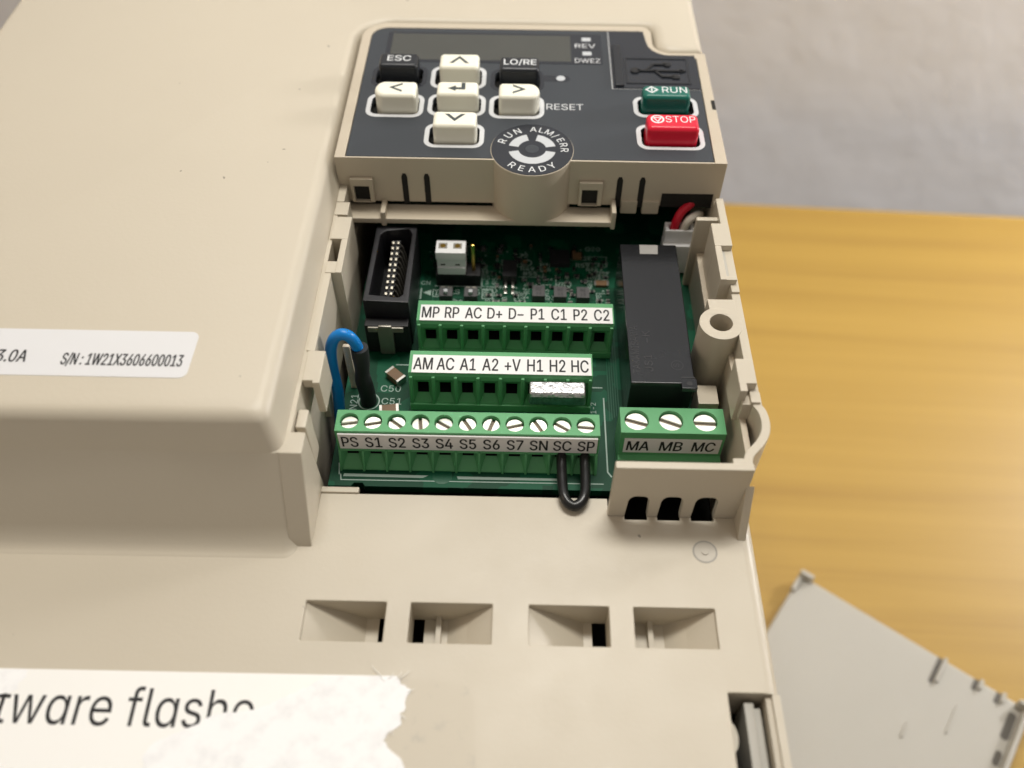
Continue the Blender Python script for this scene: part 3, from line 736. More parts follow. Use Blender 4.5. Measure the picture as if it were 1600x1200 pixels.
# ------------------------------------------------------------------ circuit board
pcb = thing('circuit_board', 'green control circuit board with white print inside the open terminal bay', 'circuit board', (0, 95, -3.6))
bm = BM(); prism(bm, [(-28.5, 70.9), (-25.0, 70.9), (-24.6, 71.5), (-23.3, 71.5), (-22.9, 70.9), (30.9, 70.9), (30.9, 140), (-27.8, 140)], -3.6, -2.0)
obj('board', bm, 'pcb', pcb, 0.08)
bm = BM(); ZS = -1.985
def ln(path, w=0.18): sheet(bm, strip(path, w), ZS)
ln([(-26.9, 73.0), (-26.7, 71.9), (13.0, 72.0)], 0.16); ln([(-27.4, 75), (-27.1, 72.9)], 0.16)
sheet(bm, [(-26.3, 73.1), (-13.5, 73.0), (-14.3, 72.55), (-26.4, 72.6)], ZS); sheet(bm, [(-9.2, 72.95), (6.0, 72.9), (6.0, 72.5), (-9.0, 72.45)], ZS)
ln([(13.6, 88.5), (13.6, 74.2), (14.2, 73.3)], 0.22); ln([(-20.6, 94.6), (-17.5, 94.6)], 0.2); ln([(11.6, 90.5), (13.6, 90.5)], 0.2)
T = lambda s, x, y, cap=1.15, r=0, w=None: text(bm, s, (x, y, ZS), (math.cos(r), math.sin(r), 0), (-math.sin(r), math.cos(r), 0), cap, w)
T('C50', -20.95, 89.0, 1.25); T('C51', -20.55, 86.4, 1.25); T('CN21', -26.0, 86.1, 1.2, PI/2)
sheet(bm, circle(-24.2, 86.9, 1.75, 28), ZS, [circle(-24.2, 86.9, 1.55, 28)])
ln([(-15.5, 113.2), (-7.0, 113.2), (-7.0, 117.5)], 0.18)
T('CN', -17.2, 113.6, 0.9); T('S5', -6.4, 115.2, 0.95); T('3', -6.2, 113.9, 0.95); T('R57', -4.3, 115.3, 1.0, PI/2); T('PC1', -4.3, 112.3, 1.0, PI/2)
ln([(-18.0, 112.7), (-18.0, 110.0)], 0.25); sheet(bm, [(-17.5, 111.6), (-16.1, 112.3), (-16.1, 110.9)], ZS)
T('I', -15.1, 111.0, 1.1); ln([(-15.8, 110.6), (-14.5, 110.6), (-14.5, 112.4), (-15.8, 112.4), (-15.8, 110.6)], 0.14)
T('S', -11.4, 111.4, 1.1); T('ON', -5.75, 111.7, 1.0, PI/2, 1.7); ln([(-7.0, 110.3), (-5.0, 110.3), (-5.0, 112.7), (-7.0, 112.7), (-7.0, 110.3)], 0.15)
T('C42', -0.2, 111.0, 1.0, PI/2); T('C43', 0.9, 110.6, 1.0, PI/2); T('R58', 1.5, 113.0, 1.0, PI/2); T('JW3', 5.0, 111.6, 0.95, PI/2)
T('R60', 7.6, 113.6, 1.15); T('R49 R36', 2.6, 117.6, 1.0); T('R55', 1.6, 116.4, 1.0); T('R30', 4.6, 118.7, 0.95); T('R59', 11.2, 118.7, 1.05); T('C40', 14.2, 118.8, 1.05)
T('C44', 13.6, 117.2, 1.0); T('R61', 13.2, 115.8, 1.0); T('R62', 12.8, 114.3, 0.9, PI/2); T('R91', 15.6, 116.6, 0.9, PI/2); T('D6', 12.2, 111.8, 0.9, PI/2); T('65P6', 14.3, 110.2, 0.95, PI/2); T('C38', -6.2, 117.6, 1.0, PI/2)
for i in range(20):
    T(random.choice('RRCCDQ')+str(random.randint(20, 99)), random.uniform(-16, 15), random.uniform(108.6, 123.5), random.choice((0.85, 0.95, 1.05)), random.choice((0, 0, PI/2)))
for i in range(70):
    x, y = random.uniform(-17, 15.5), random.uniform(108, 124); sheet(bm, circle(x, y, 0.2, 8), ZS, [circle(x, y, 0.1, 8)])
T('R12', 29.0, 82.0, 1.0, PI/2); T('C61', 29.2, 84.6, 1.0, PI/2); T('21-2', 12.4, 86.0, 0.9, PI/2); T('C34', -2.6, 118.9, 0.9, PI/2)
ln([(-3.6, 118.6), (-3.6, 120.2), (1.5, 120.2)], 0.12); ln([(-0.6, 115.9), (4.0, 115.9), (4.0, 117)], 0.12); ln([(2.6, 112.2), (2.6, 114), (5.4, 114)], 0.12); ln([(6.2, 116.6), (6.2, 114.6), (8.9, 114.6)], 0.12)
ln([(15.0, 112.2), (13.4, 112.2), (13.4, 110)], 0.12); ln([(11.4, 119.8), (16.0, 119.8)], 0.12); ln([(10.5, 121.5), (15.6, 121.5), (15.6, 119.0)], 0.12)
sheet(bm, circle(1.0, 119.7, 0.9, 20), ZS, [circle(1.0, 119.7, 0.74, 20)])
obj('silkscreen_print', bm, 'silk', pcb, smooth=False)
# copper tracks under the mask, slightly proud
bm = BM(); random.seed(11)
for i in range(90):
    x = random.uniform(-19, 15); y = random.uniform(107, 124); p = [(x, y)]
    for k in range(random.randint(1, 3)):
        d = random.choice([(1, 0), (0, 1), (.7, .7), (-1, 0), (.7, -.7)]); l = random.uniform(.6, 3)
        p.append((p[-1][0]+d[0]*l, p[-1][1]+d[1]*l))
    sheet(bm, strip(p, 0.16), -1.99)
for i in range(10):
    x = 12.4+i*0.09
for i in range(5): sheet(bm, strip([(14.6+i*.38, 84+i*.3), (14.6+i*.38, 106)], 0.16), -1.99)
mt = plastic('masked_copper', (0.004, 0.085, 0.04), 0.3, 2500, 0.0, 0.1); M['track'] = mt
tr = obj('copper_track', bm, 'track', pcb, smooth=False); tr['kind'] = 'stuff'
# small parts soldered on the board
def chip(name, x, y, w, l, h, rot, mat, ends=None):
    bm = BM(); box(bm, -w/2, w/2, -l/2, l/2, 0, h)
    if ends:
        e = (0.13 if w > 2 else 0.22)*w
        box(bm, -w/2-0.02, -w/2+e, -l/2-0.02, l/2+0.02, -0.001, h+0.02, 1); box(bm, w/2-e, w/2+0.02, -l/2-0.02, l/2+0.02, -0.001, h+0.02, 1)
    bmesh.ops.rotate(bm, verts=bm.verts, cent=(0, 0, 0), matrix=Matrix.Rotation(rot, 3, 'Z'))
    bmesh.ops.translate(bm, verts=bm.verts, vec=(x, y, -1.995))
    return obj(name, bm, [mat, 'solder'] if ends else mat, pcb)
chip('ceramic_capacitor', -20.3, 91.6, 3.1, 1.7, 1.4, math.radians(-42), 'cap_brown', True)
chip('ceramic_capacitor', -20.6, 84.6, 3.0, 1.6, 1.3, math.radians(8), 'cap_brown', True)
for x, y, w, l, r in ((14.4, 114.3, 2.6, 1.2, 0), (10.2, 121.4, 2.2, 1.5, 0.0), (9.0, 112.0, 0.9, .5, PI/2), (3.0, 115.2, 1.0, .5, PI/2), (4.2, 115.2, 1.0, .5, PI/2), (10.0, 116.2, 1.0, .5, 0), (11.6, 114.6, 1.0, .5, PI/2), (-4.6, 118.6, 1.0, .5, .5), (-7.0, 118.3, 1.0, .5, 0), (13.2, 116.8, .9, .5, 0), (6.8, 117.2, .9, .5, 0), (-1.0, 111.0, .9, .5, 0)):
    chip('chip_resistor', x, y, w, l, 0.55, r, 'cap_brown' if w > 2 else 'smd', True)
occ = [(-15.5, 113, 9, 4.5), (3.1, 110.6, 1.6, 1.8), (6.9, 110.5, 1.6, 1.8), (10.9, 110.4, 1.6, 1.8), (-2.1, 115, 1.8, 4), (7, 120.4, 2.4, 2.4), (-13.3, 110.9, 1.6, 1.6), (-8.9, 110.9, 1.6, 1.6), (-11.3, 115, 4.6, 2.6), (14.4, 114.3, 1.8, 1), (10.2, 121.4, 1.6, 1.2)]
random.seed(21); placed = 0
while placed < 70:
    x, y = random.uniform(-17, 15.6), random.uniform(108.6, 124); r = random.choice((0, PI/2))
    if any(abs(x-a) < w and abs(y-b) < h for a, b, w, h in occ): continue
    occ.append((x, y, 1.05, 1.05)); placed += 1
    big = random.random() < 0.2
    chip('chip_resistor' if not big else 'ceramic_capacitor', x, y, 1.25 if big else 0.95, 0.75 if big else 0.5, 0.7 if big else 0.4, r, random.choice(('cap_brown', 'smd', 'smd', 'smd_grey')), True)
for x, y in ((3.1, 110.6), (6.9, 110.5), (10.9, 110.4)):
    c = chip('optocoupler', x, y, 2.2, 2.6, 2.0, 0, 'smd_grey')
    bm = BM(); text(bm, 'RI', (x, y+.1, 0.02), UX, UY, 0.7); text(bm, '13', (x, y-.9, 0.02), UX, UY, 0.6); obj('lettering', bm, 'smd', c)
c = chip('transistor_chip', -2.1, 116.2, 2.5, 4.2, 2.0, 0, 'smd')
bm = BM()
for x in (-2.8, -1.5): box(bm, x-.25, x+.25, 112.6, 114.15, -1.99, -1.3); box(bm, x-.3, x+.3, 111.5, 112.5, -1.99, -1.7)
obj('solder_lead', bm, 'solder', c, 0.1)
chip('controller_chip', 7.0, 120.4, 3.6, 3.6, 1.1, 0, 'smd')
for x in (-13.3, -8.9):
    c = chip('slide_switch', x, 110.9, 2.3, 2.4, 1.2, 0, 'smd_grey')
    bm = BM(); box(bm, x-.35, x+.35, 110.0, 110.7, -0.8, 0.0); obj('switch_knob', bm, 'led', c, 0.1)
    bm = BM(); box(bm, x-.9, x-.2, 111.75, 112.05, -1.9, -0.75); box(bm, x+.2, x+.9, 111.75, 112.05, -1.9, -0.75); obj('solder_lead', bm, 'steel', c)
bm = BM(); prism(bm, circle(-11.4, 73.0, 1.5, 20), -2.5, -1.97); obj('board_support', bm, 'track', pcb)
bm = BM(); box(bm, 27.5, 30.7, 83.2, 86.9, -1.9, 3.9); hk = obj('board_hook', bm, 'beige2', drive, 0.2)
# three-pin header under the plug
bm = BM(); box(bm, -15.2, -7.3, 113.4, 116.8, -1.99, 0.7); hd = obj('pin_header', bm, 'black', pcb, 0.1)
bm = BM(); box(bm, -8.85, -8.2, 114.7, 115.3, 0.5, 6.6); obj('header_pin', bm, 'gold', hd, 0.15)

# ------------------------------------------------------------------ terminal blocks
def funnel_front(bm, x0, x1, z0, z1, y_at, ph, inner, depth, mb=1):
    """one pole of a block front: flat frame, sloped pocket and dark tunnel. ph: pocket rect (px0,px1,pz0,pz1) ; inner rect"""
    V = lambda x, z, dy=0: bm.verts.new((x, y_at(z)+dy, z))
    o = [(x0, z0), (x1, z0), (x1, z1), (x0, z1)]
    p = [(ph[0], ph[2]), (ph[1], ph[2]), (ph[1], ph[3]), (ph[0], ph[3])]
    i = [(inner[0], inner[2]), (inner[1], inner[2]), (inner[1], inner[3]), (inner[0], inner[3])]
    for k in range(4):
        n = (k+1) % 4
        bm.faces.new((V(*o[k]), V(*o[n]), V(*p[n]), V(*p[k])))
        bm.faces.new((V(*p[k]), V(*p[n]), V(*i[n], depth), V(*i[k], depth)))
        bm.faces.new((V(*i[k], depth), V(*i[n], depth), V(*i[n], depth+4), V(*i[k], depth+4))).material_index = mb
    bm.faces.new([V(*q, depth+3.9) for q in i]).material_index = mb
def block_body(x0, x1, pole_x, pitch, top_poly, ztop, y_top, y_bot, z_split, z_bot, back, pocket, holes=None):
    """top face at ztop from y_top to back, a front with one pocket per pole, sides and back"""
    bm = BM()
    y_at = lambda z: y_top + (y_bot-y_top)*(z_split-z)/(z_split-z_bot)
    n = len(pole_x)
    for k, px in enumerate(pole_x):
        a = x0 if k == 0 else px-pitch/2; b = x1 if k == n-1 else px+pitch/2
        pw, pz0, pz1, iw, iz0, iz1, dep = pocket
        funnel_front(bm, a, b, z_bot, z_split, y_at, (px-pw/2, px+pw/2, pz0, pz1), (px-iw/2, px+iw/2, iz0, iz1), dep)
    return bm, y_at
SCREW_MESH = {}
def screw(r, x, y, z, rot, parent):
    if r not in SCREW_MESH:
        bm = BM(); w = 0.15*r+0.05; a = math.asin(w/r)
        for s in (0, PI):
            arcp = [(r*math.cos(t), r*math.sin(t)) for t in [s+a+(PI-2*a)*k/14 for k in range(15)]]
            prism(bm, arcp, -0.45, 0.0)
        bmesh.ops.bevel(bm, geom=[e for e in bm.edges if min(v.co.z for v in e.verts) > -0.01], offset=0.08, segments=1, affect='EDGES')
        prism(bm, circle(0, 0, r*.99, 24), -1.2, -0.4, mi=1)
        for v in bm.verts: v.co *= S
        me = bpy.data.meshes.new('screw'); bm.to_mesh(me); bm.free(); me.materials.append(M['screw']); me.materials.append(M['slot'])
        SCREW_MESH[r] = me
    o = add_obj('screw', SCREW_MESH[r], parent); o.location = Vector((x, y, z))*S - root_loc(parent)
    o.rotation_euler = (random.uniform(-.05, .05), random.uniform(-.05, .05), math.radians(rot)); return o
GRP = 'green terminal blocks on the circuit board'
def label_top(parent, x0, x1, ya, yb, za, zb, names, xs, cap, w):
    """paper strip lying on the tilted plane from (ya,za) at the front to (yb,zb) at the back"""
    d = Vector((0, yb-ya, zb-za)); v = d.normalized(); nrm = Vector((1, 0, 0)).cross(v)
    bm = BM()
    o = Vector((0, ya, za))
    P = [Vector((x0, 0, 0))+o, Vector((x1, 0, 0))+o, Vector((x1, 0, 0))+o+d, Vector((x0, 0, 0))+o+d]
    lo = [bm.verts.new(p+nrm*0.02) for p in P]; hi = [bm.verts.new(p+nrm*0.10) for p in P]
    bm.faces.new(hi); bm.faces.new(lo[::-1])
    for k in range(4): bm.faces.new((lo[k], lo[(k+1) % 4], hi[(k+1) % 4], hi[k]))
    return bm, o, v, nrm, d.length
# upper and middle rows: label on the top, square wire entries on the front
def upper_row(name_label, x0, names, ytop, yb, zt, lab_y0, lab_y1, ybot, loc):
    n = len(names); x1 = x0 + 3.5*n + 0.7
    xs = [x0+0.35+3.5*(k+.5) for k in range(n)]
    t = thing('terminal_block', name_label, 'terminal block', loc, GRP)
    zs, zb = zt-0.55, -2.0
    bm, y_at = block_body(x0, x1, xs, 3.5, None, zt, lab_y0-0.2, ybot, zs, zb, yb, (3.0, -0.6, 3.9, 1.75, 0.45, 2.5, 1.0))
    V = lambda x, y, z: bm.verts.new((x, y, z))
    yf = lab_y0-0.2
    def q(*p): bm.faces.new([V(*a) for a in p])
    q((x0, yf, zs), (x1, yf, zs), (x1, yf+0.25, zt), (x0, yf+.25, zt)); q((x0, yf+.25, zt), (x1, yf+.25, zt), (x1, yb, zt), (x0, yb, zt))
    q((x0, yb, zt), (x1, yb, zt), (x1, yb, zb), (x0, yb, zb))
    for x in (x0, x1): q((x, ybot, zb), (x, yf, zs), (x, yf+.25, zt), (x, yb, zt), (x, yb, zb))
    bmesh.ops.remove_doubles(bm, verts=bm.verts, dist=0.001); bmesh.ops.recalc_face_normals(bm, faces=bm.faces)
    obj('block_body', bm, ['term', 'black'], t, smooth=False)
    bm = BM()                                                     # thin dividing ribs between the poles
    for k in range(n+1):
        x = x0+0.35+3.5*k; 
        prism(bm, [(y_at(zs-0.1)-0.28, zs-0.1), (y_at(zb)-0.28, zb), (y_at(zb)+.3, zb), (y_at(zs)+.3, zs)], x-.28, x+.28, axis='x')
    obj('divider', bm, 'term', t, 0.12)
    bm = BM(); prism(bm, [(y_at(-0.7)-.4, -0.7), (y_at(zb)-.4, zb), (y_at(zb)+.3, zb), (y_at(-.7)+.3, -.7)], x0, x1, axis='x'); obj('front_sill', bm, 'term', t, 0.12)
    bm, o, v, nrm, L = label_top(t, x0+0.5, x1-0.2, lab_y0, lab_y1, zt, zt, names, xs, 0, 0)
    lb = obj('label_strip', bm, 'tape', t, smooth=False)
    bm = BM()
    for s, x in zip(names, xs): text(bm, s, o + v*0.6 + nrm*0.12 + Vector((x+0.12, 0, 0)), UX, v, 2.4, cond=0.60, bold=0.045)
    obj('lettering', bm, 'ink', lb, smooth=False)
    return t
upper_row('green terminal block labelled MP to C2, farthest back of the stepped rows', -16.95, ['MP', 'RP', 'AC', 'D+', 'D−', 'P1', 'C1', 'P2', 'C2'], 0, 102.6, 5.3, 98.1, 101.6, 97.3, (-0.7, 100, -2))
upper_row('green terminal block labelled AM to HC with a silver link bar across its right end', -17.3, ['AM', 'AC', 'A1', 'A2', '+V', 'H1', 'H2', 'HC'], 0, 91.7, 5.2, 87.2, 90.8, 85.7, (-3, 88, -2))
# front row with screws
def screw_row(label, x0, x1, xs, pitch, names, zt, yb, yf, hr, ysc, rots, loc, front):
    t = thing('terminal_block', label, 'terminal block', loc, GRP)
    zb = -2.0; bm = BM(); n = len(names)
    holes = [circle(x, ysc, hr, 26) for x in xs]
    sheet(bm, [(x0, yf), (x1, yf), (x1, yb), (x0, yb)], zt, holes)
    for h in holes:
        for k in range(len(h)):
            a, b = h[k], h[(k+1) % len(h)]
            bm.faces.new([bm.verts.new(p) for p in ((*a, zt), (*b, zt), (*b, zt-2.2), (*a, zt-2.2))])
    def q(*p): bm.faces.new([bm.verts.new(a) for a in p])
    if front == 'S':
        zs = 1.35; y_at = lambda z: 75.25 + (73.8-75.25)*(zs-z)/(zs-zb)
        q((x0, yf, zt), (x1, yf, zt), (x1, 75.25, zs), (x0, 75.25, zs))
        for k, px in enumerate(xs):
            a = x0 if k == 0 else px-pitch/2; b = x1 if k == n-1 else px+pitch/2
            funnel_front(bm, a, b, zb, zs, y_at, (px-1.55, px+1.55, zb+.15, zs-0.25), (px-0.85, px+0.85, -0.35, zs-0.35), 1.2)
        side = [(73.8, zb), (75.25, zs), (yf, zt), (yb, zt), (yb, zb)]
    else:
        q((x0, yf, zt), (x1, yf, zt), (x1, yf-.1, 0.3), (x0, yf-.1, 0.3)); q((x0, yf-.1, .3), (x1, yf-.1, .3), (x1, yf-1.0, 0.1), (x0, yf-1.0, .1))
        q((x0, yf-1.0, .1), (x1, yf-1.0, .1), (x1, yf-1.0, zb), (x0, yf-1.0, zb))
        side = [(yf-1.0, zb), (yf-1.0, .1), (yf-.1, .3), (yf, zt), (yb, zt), (yb, zb)]
    q((x0, yb, zt), (x1, yb, zt), (x1, yb, zb), (x0, yb, zb))
    for x in (x0, x1): q(*[(x, a, b) for a, b in side])
    bmesh.ops.remove_doubles(bm, verts=bm.verts, dist=0.001); bmesh.ops.recalc_face_normals(bm, faces=bm.faces)
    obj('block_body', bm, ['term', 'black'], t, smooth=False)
    for x, r in zip(xs, rots): screw(hr-0.12, x+0.02, ysc-0.03, zt-0.62, r, t)
    if front == 'S':
        bm = BM()
        for k in range(n+1):
            x = xs[0]-pitch/2+pitch*k
            prism(bm, [(75.0, 1.3), (73.5, zb), (74.4, zb), (75.6, 1.3)], x-.17, x+.17, axis='x')
        obj('divider', bm, 'term', t, 0.06)
    return t
xsS = [-25.05+3.5*k for k in range(11)]
tS = screw_row('green screw terminal block labelled PS to SP, nearest the board edge', -27.0, 12.0, xsS, 3.5, list(range(11)), 5.8, 79.3, 75.45, 1.4, 77.35,
               [10, 14, -38, 98, -34, -58, 72, 16, -58, -32, -6], (-7.5, 77, -2), 'S')
bm = BM(); box(bm, -26.6, 11.7, 75.1, 75.36, 1.75, 5.35); lb = obj('label_strip', bm, 'tape_grey', tS)
bm = BM()
for s, x in zip(['PS', 'S1', 'S2', 'S3', 'S4', 'S5', 'S6', 'S7', 'SN', 'SC', 'SP'], xsS): text(bm, s, (x+0.1, 75.085, 2.3), UX, UZ, 2.45, cond=0.62, bold=0.045)
obj('lettering', bm, 'ink', lb, smooth=False)
xsM = [17.52+5.08*k for k in range(3)]
tM = screw_row('green screw terminal block labelled MA MB MC behind the slotted guard', 15.1, 30.55, xsM, 5.08, list(range(3)), 5.8, 80.8, 76.15, 1.82, 78.5,
               [-15, -20, -3], (22.6, 78, -2), 'M')
bm = BM(); box(bm, 15.75, 30.1, 75.95, 76.06, 1.0, 4.5); lb = obj('label_strip', bm, 'tape_grey', tM)
bm = BM()
for s, x in zip(['MA', 'MB', 'MC'], (17.85, 22.75, 27.6)): text(bm, s, (x, 75.93, 1.6), UX, UZ, 2.3, 3.3, shear=0.05, bold=0.05)
obj('lettering', bm, 'ink', lb, smooth=False)

# link bar across H1 H2 HC
bm = BM(); prism(bm, [(83.5, 2.3), (83.5, 4.4), (83.9, 5.0), (86.2, 5.0), (86.6, 4.2), (86.6, 2.3)], 1.55, 10.25, axis='x')
lk = tag(obj('link_bar', bm, 'tin', None, 0.35, 3, loc=(5.9, 85, 2.3)), 'silver hammered metal link bar plugged across H1, H2 and HC', 'link bar')
# black wire jumper
bm = BM(); tube(bm, [(6.55, 76.5, 0.85), (6.55, 75.0, 0.85), (6.55, 73.4, 0.75), (6.6, 70.5, 0.9), (6.75, 68.2, 1.2), (7.3, 66.9, 1.1), (8.25, 66.4, 1.0), (9.2, 66.9, 1.1), (9.8, 68.2, 1.2), (10.0, 70.5, 0.9), (10.05, 73.4, 0.75), (10.05, 75.0, 0.85), (10.05, 76.5, 0.85)], 0.78, 14, smooth=6)
tag(obj('jumper_wire', bm, 'wire_black', None, loc=(8.3, 70, 0)), 'short black wire loop bridging terminals SC and SP', 'wire')

# relay
rl = thing('relay', 'long black box relay with a pale grey mark, right of the terminal rows', 'relay', (21.4, 98, -2))
bm = BM(); box(bm, 16.6, 26.15, 83.0, 113.2, -1.9, 9.0); obj('relay_case', bm, 'relay', rl, 0.22)
bm = BM(); box(bm, 24.1, 26.45, 82.1, 84.0, 8.1, 9.03); tbk = obj('relay_tab', bm, 'relay', rl, 0.12)
bm = BM(); prism(bm, circle(25.3, 83.0, 0.42, 16), 9.02, 9.05); box(bm, 24.15, 26.2, 84.02, 84.28, 9.005, 9.02); obj('tab_mark', bm, 'black', tbk)
bm = BM(); prism(bm, [(19.85, 110.8), (22.85, 110.8), (23.0, 113.0), (19.9, 113.0)], 9.0, 9.02); obj('grey_mark', bm, 'grey', rl)
bm = BM(); DN = (0, 1, 0); LU = (-1, 0, 0)
text(bm, 'TAKAMISAWA', (18.2, 84.8, 9.02), DN, LU, 1.15, 9.6, 'l'); text(bm, 'JS1', (20.1, 85.2, 9.02), DN, LU, 1.25, 3.3, 'l', bold=.004); text(bm, '−K', (20.1, 91.0, 9.02), DN, LU, 1.25, 2.4, 'l')
sheet(bm, circle(23.8, 86.5, 0.95, 20), 9.02, [circle(23.8, 86.5, 0.83, 20)]); text(bm, 'S', (24.1, 86.5, 9.02), DN, LU, 0.9)
obj('lettering', bm, 'relay_ink', rl, smooth=False)

# 20-way socket
sk = thing('ribbon_socket', 'black twenty-way ribbon socket standing on the board beside the left wall', 'socket', (-22, 108, -2))
zt = 8.2
oc = [(-25.6, 99.6), (-18.1, 99.3), (-18.25, 117.6), (-25.3, 117.6)]
ic = [(-24.7, 101.0), (-19.8, 100.5), (-19.2, 101.2), (-19.0, 115.6), (-19.6, 117.0), (-23.6, 116.4), (-24.4, 115.4)]
bm = BM(); prism(bm, oc, -1.9, zt, [ic]); bmesh.ops.recalc_face_normals(bm, faces=bm.faces); obj('shell', bm, 'socket_black', sk, 0.2)
bm = BM(); box(bm, -25.5, -18.3, 97.4, 99.2, -1.9, 4.6); obj('shell_foot', bm, 'black', sk, 0.2)
bm = BM(); prism(bm, ic, -1.5, 0.6); obj('socket_floor', bm, 'black', sk)
bm = BM(); box(bm, -22.6, -21.2, 102.0, 116.2, 0.5, 6.0); obj('tongue', bm, 'black', sk, 0.1)
tip, gold = None, None
for k in range(10):
    y = 103.0+1.37*k
    for x in (-22.35, -21.5):
        if tip is None:
            bm = BM(); box(bm, x-0.2, x+0.2, y-0.27, y+0.27, 6.1, 6.45); tip = obj('contact_tip', bm, 'tip', sk, 0.06, loc=(x, y, 6.1))
        else:
            o = tip.copy(); C.objects.link(o); o.location = Vector((x, y, 6.1))*S - root_loc(sk)
    if gold is None:
        bm = BM(); prism(bm, [(-21.15, 6.0), (-20.75, 5.4), (-20.3, 3), (-19.9, 0.6), (-20.3, 0.6), (-20.9, 3.4)], y-.16, y+.16, axis='y'); gold = obj('contact_spring', bm, 'steel', sk, loc=(-21, y, 3))
        bm = BM(); box(bm, -22.7, -21.1, y+.5, y+.8, 2, 6.2); rib = obj('contact_rib', bm, 'socket_black', sk, 0.05, loc=(-21, y, 3))
    else:
        for src in (gold, rib):
            o = src.copy(); C.objects.link(o); o.location = Vector((-21, y, 3))*S - root_loc(sk)
bm = BM(); box(bm, -24.9, -19.1, 97.0, 97.38, 3.4, 4.5); prism(bm, [(-23.3, -1.8), (-20.9, -1.8), (-20.8, 3.5), (-21.0, 5.0), (-23.1, 5.0), (-23.3, 3.5)], 96.85, 97.3, axis='y'); obj('hold_down', bm, 'steel', sk, 0.1)

# white jumper plug
pg = thing('jumper_plug', 'small white two-hole jumper plug on the black pin header', 'jumper plug', (-12.4, 115, 0.7))
bm = BM(); box(bm, -15.0, -9.75, 113.4, 116.7, 4.2, 6.0); box(bm, -14.9, -9.85, 113.75, 116.6, 0.75, 4.3); box(bm, -14.85, -9.9, 113.4, 113.8, 0.72, 2.4); obj('plug_body', bm, 'nylon', pg, 0.25)
for x in (-13.75, -11.2):
    bm = BM(); box(bm, x-.75, x+.75, 114.5, 115.9, 5.95, 6.02); s = obj('pin_socket', bm, 'steel', pg)
    bm = BM(); prism(bm, circle(x, 115.2, .48, 12), 5.98, 6.06); obj('gold_contact', bm, 'gold', s)
    bm = BM(); box(bm, x-.45, x+.35, 113.72, 113.78, 2.75, 3.05); obj('plug_notch', bm, 'dark', pg)
# cable plug to the keypad
cp = thing('cable_plug', 'white nylon cable plug with red and white wires under the keypad', 'plug', (27.5, 122, -2))
bm = BM(); box(bm, 25.0, 30.6, 117.6, 120.6, -1.9, 4.6); box(bm, 25.4, 26.8, 117.3, 117.62, 2.2, 4.7); box(bm, 25.1, 30.2, 118.6, 119.1, 4.5, 7.3); box(bm, 25.1, 30.2, 120.2, 120.7, 4.5, 7.6); box(bm, 25.1, 25.8, 119.1, 120.2, 4.5, 7.4); box(bm, 29.5, 30.2, 119.1, 120.2, 4.5, 7.4)
obj('plug_body', bm, 'nylon', cp, 0.2)
bm = BM(); tube(bm, [(26.7, 119.7, 4.6), (26.8, 119.7, 8.0), (27.6, 120.3, 10.2), (29.2, 121.4, 11.2), (31, 124, 11.5)], 0.75, 10); obj('wire', bm, 'wire_red', cp)
bm = BM(); tube(bm, [(28.3, 119.6, 4.6), (28.35, 119.5, 7.2), (29.0, 119.6, 9.0), (30.3, 120.4, 9.4), (31.3, 122, 8.2), (31.4, 124, 6)], 0.72, 10); obj('wire', bm, 'wire_white', cp)
# blue wire in its black sleeve
bw = thing('blue_wire', 'blue insulated wire looping out of a black sleeve beside terminal PS', 'wire', (-24.3, 87, -2))
bm = BM(); tube(bm, [(-24.5, 87.8, 9.6), (-24.8, 87.6, 11.6), (-25.6, 87.5, 13.2), (-26.8, 87.5, 13.4), (-27.9, 87.4, 12.2), (-28.6, 87.2, 9.8), (-28.75, 86.6, 6), (-28.5, 85.8, 2.0), (-28.7, 84.5, -3), (-29.0, 83, -8), (-29, 82, -14)], 0.9, 14, smooth=6); ins = obj('insulation', bm, 'blue', bw)
bm = BM(); tube(bm, [(-24.2, 86.9, -2.0), (-24.25, 86.9, 1.0), (-24.5, 87.1, 4.0), (-24.3, 87.4, 7.0), (-24.3, 87.7, 10.3)], lambda t: 1.3-0.25*math.exp(-((t-0.62)/.12)**2)*0.6 + (0.05 if t > .8 else 0), 16, smooth=5); obj('sleeve', bm, 'sleeve', bw)

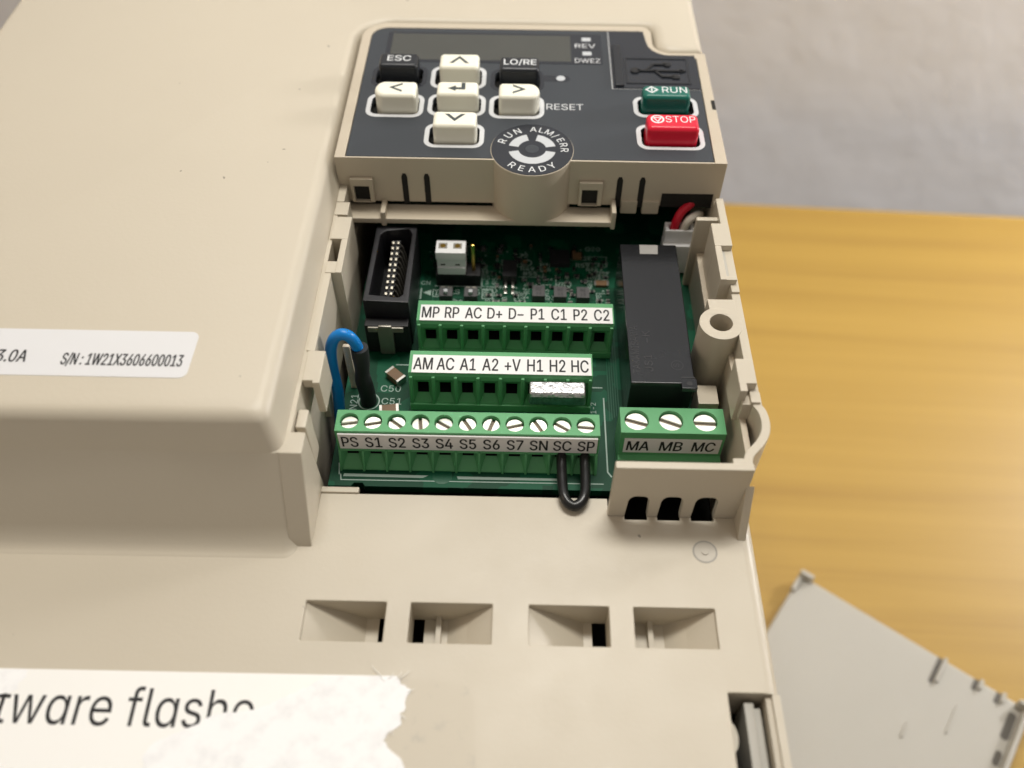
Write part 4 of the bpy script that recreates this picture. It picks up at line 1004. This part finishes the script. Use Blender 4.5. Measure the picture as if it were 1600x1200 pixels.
# ------------------------------------------------------------------ removed cover lying on the table, inside up
cv = thing('terminal_cover', 'pale grey removed terminal cover lying inside-up on the table beside the drive', 'terminal cover', (90, 75, -100))
ang = math.atan2(-20.5, 28.7)
cv.rotation_euler = (0, 0, 0)
ca, sa = math.cos(ang), math.sin(ang)
def W(p): return (73.5+p[0]*ca+p[1]*sa*1 - 0, 106.5+p[0]*sa-p[1]*ca, p[2])     # local: a along the long edge, b across towards the viewer
def cbox(bm, a0, a1, b0, b1, z0, z1):
    n = len(bm.verts); box(bm, a0, a1, -b1, -b0, z0, z1)
    bm.verts.ensure_lookup_table()
    for v in list(bm.verts)[n:]:
        a, b = v.co.x, -v.co.y
        v.co.x, v.co.y = 73.5 + a*ca + b*sa, 106.5 + a*sa - b*ca
bm = BM(); cbox(bm, 0, 57.6, 0, 75, -99.9, -97.5); obj('cover_plate', bm, 'cover', cv, 0.8, 3)
bm = BM(); cbox(bm, -0.2, 3.4, -0.1, 1.2, -97.6, -94.8); cbox(bm, -0.2, 1.0, 1.2, 6, -97.6, -96.0); obj('corner_clip', bm, 'cover', cv, 0.4)
bm = BM(); cbox(bm, 56.4, 57.6, 2.2, 75, -97.6, -93.5); cbox(bm, 54.8, 57.0, 0.6, 1.8, -97.6, -93.8); obj('cover_rim', bm, 'cover', cv, 0.5)
for a, b1 in ((36.5, 7.0), (45.3, 2.6), (50.6, 2.6)):
    bm = BM(); cbox(bm, a+1.1, a+2.0, 0.0, b1, -97.6, -96.3); obj('snap_rib', bm, 'cover', cv, 0.25)
    bm = BM(); cbox(bm, a, a+1.05, 0.25, b1+0.6, -97.55, -97.46); obj('snap_slot', bm, 'slot_dark', cv)  # flush dark strip, shade painted in place of a cut slot
for a0, a1, b0, b1 in ((54.4, 56.3, 3.0, 10.5), (54.8, 56.3, 13.5, 17.5), (54.4, 56.2, 21, 26)):
    bm = BM(); sheet(bm, rrect(a0, a1, -b1, -b0, 0.9), -97.46)
    for v in bm.verts:
        p, q = v.co.x, -v.co.y; v.co.x, v.co.y = 73.5 + p*ca + q*sa, 106.5 + p*sa - q*ca
    obj('snap_recess', bm, 'slot_dark', cv)  # flat dark oval, the recess's shade put into the colour
bm = BM(); cbox(bm, 44, 44.6, 9, 17, -97.6, -97.1); cbox(bm, 36, 36.7, 20, 24, -97.6, -97.0); obj('cover_rib', bm, 'cover', cv, 0.15)
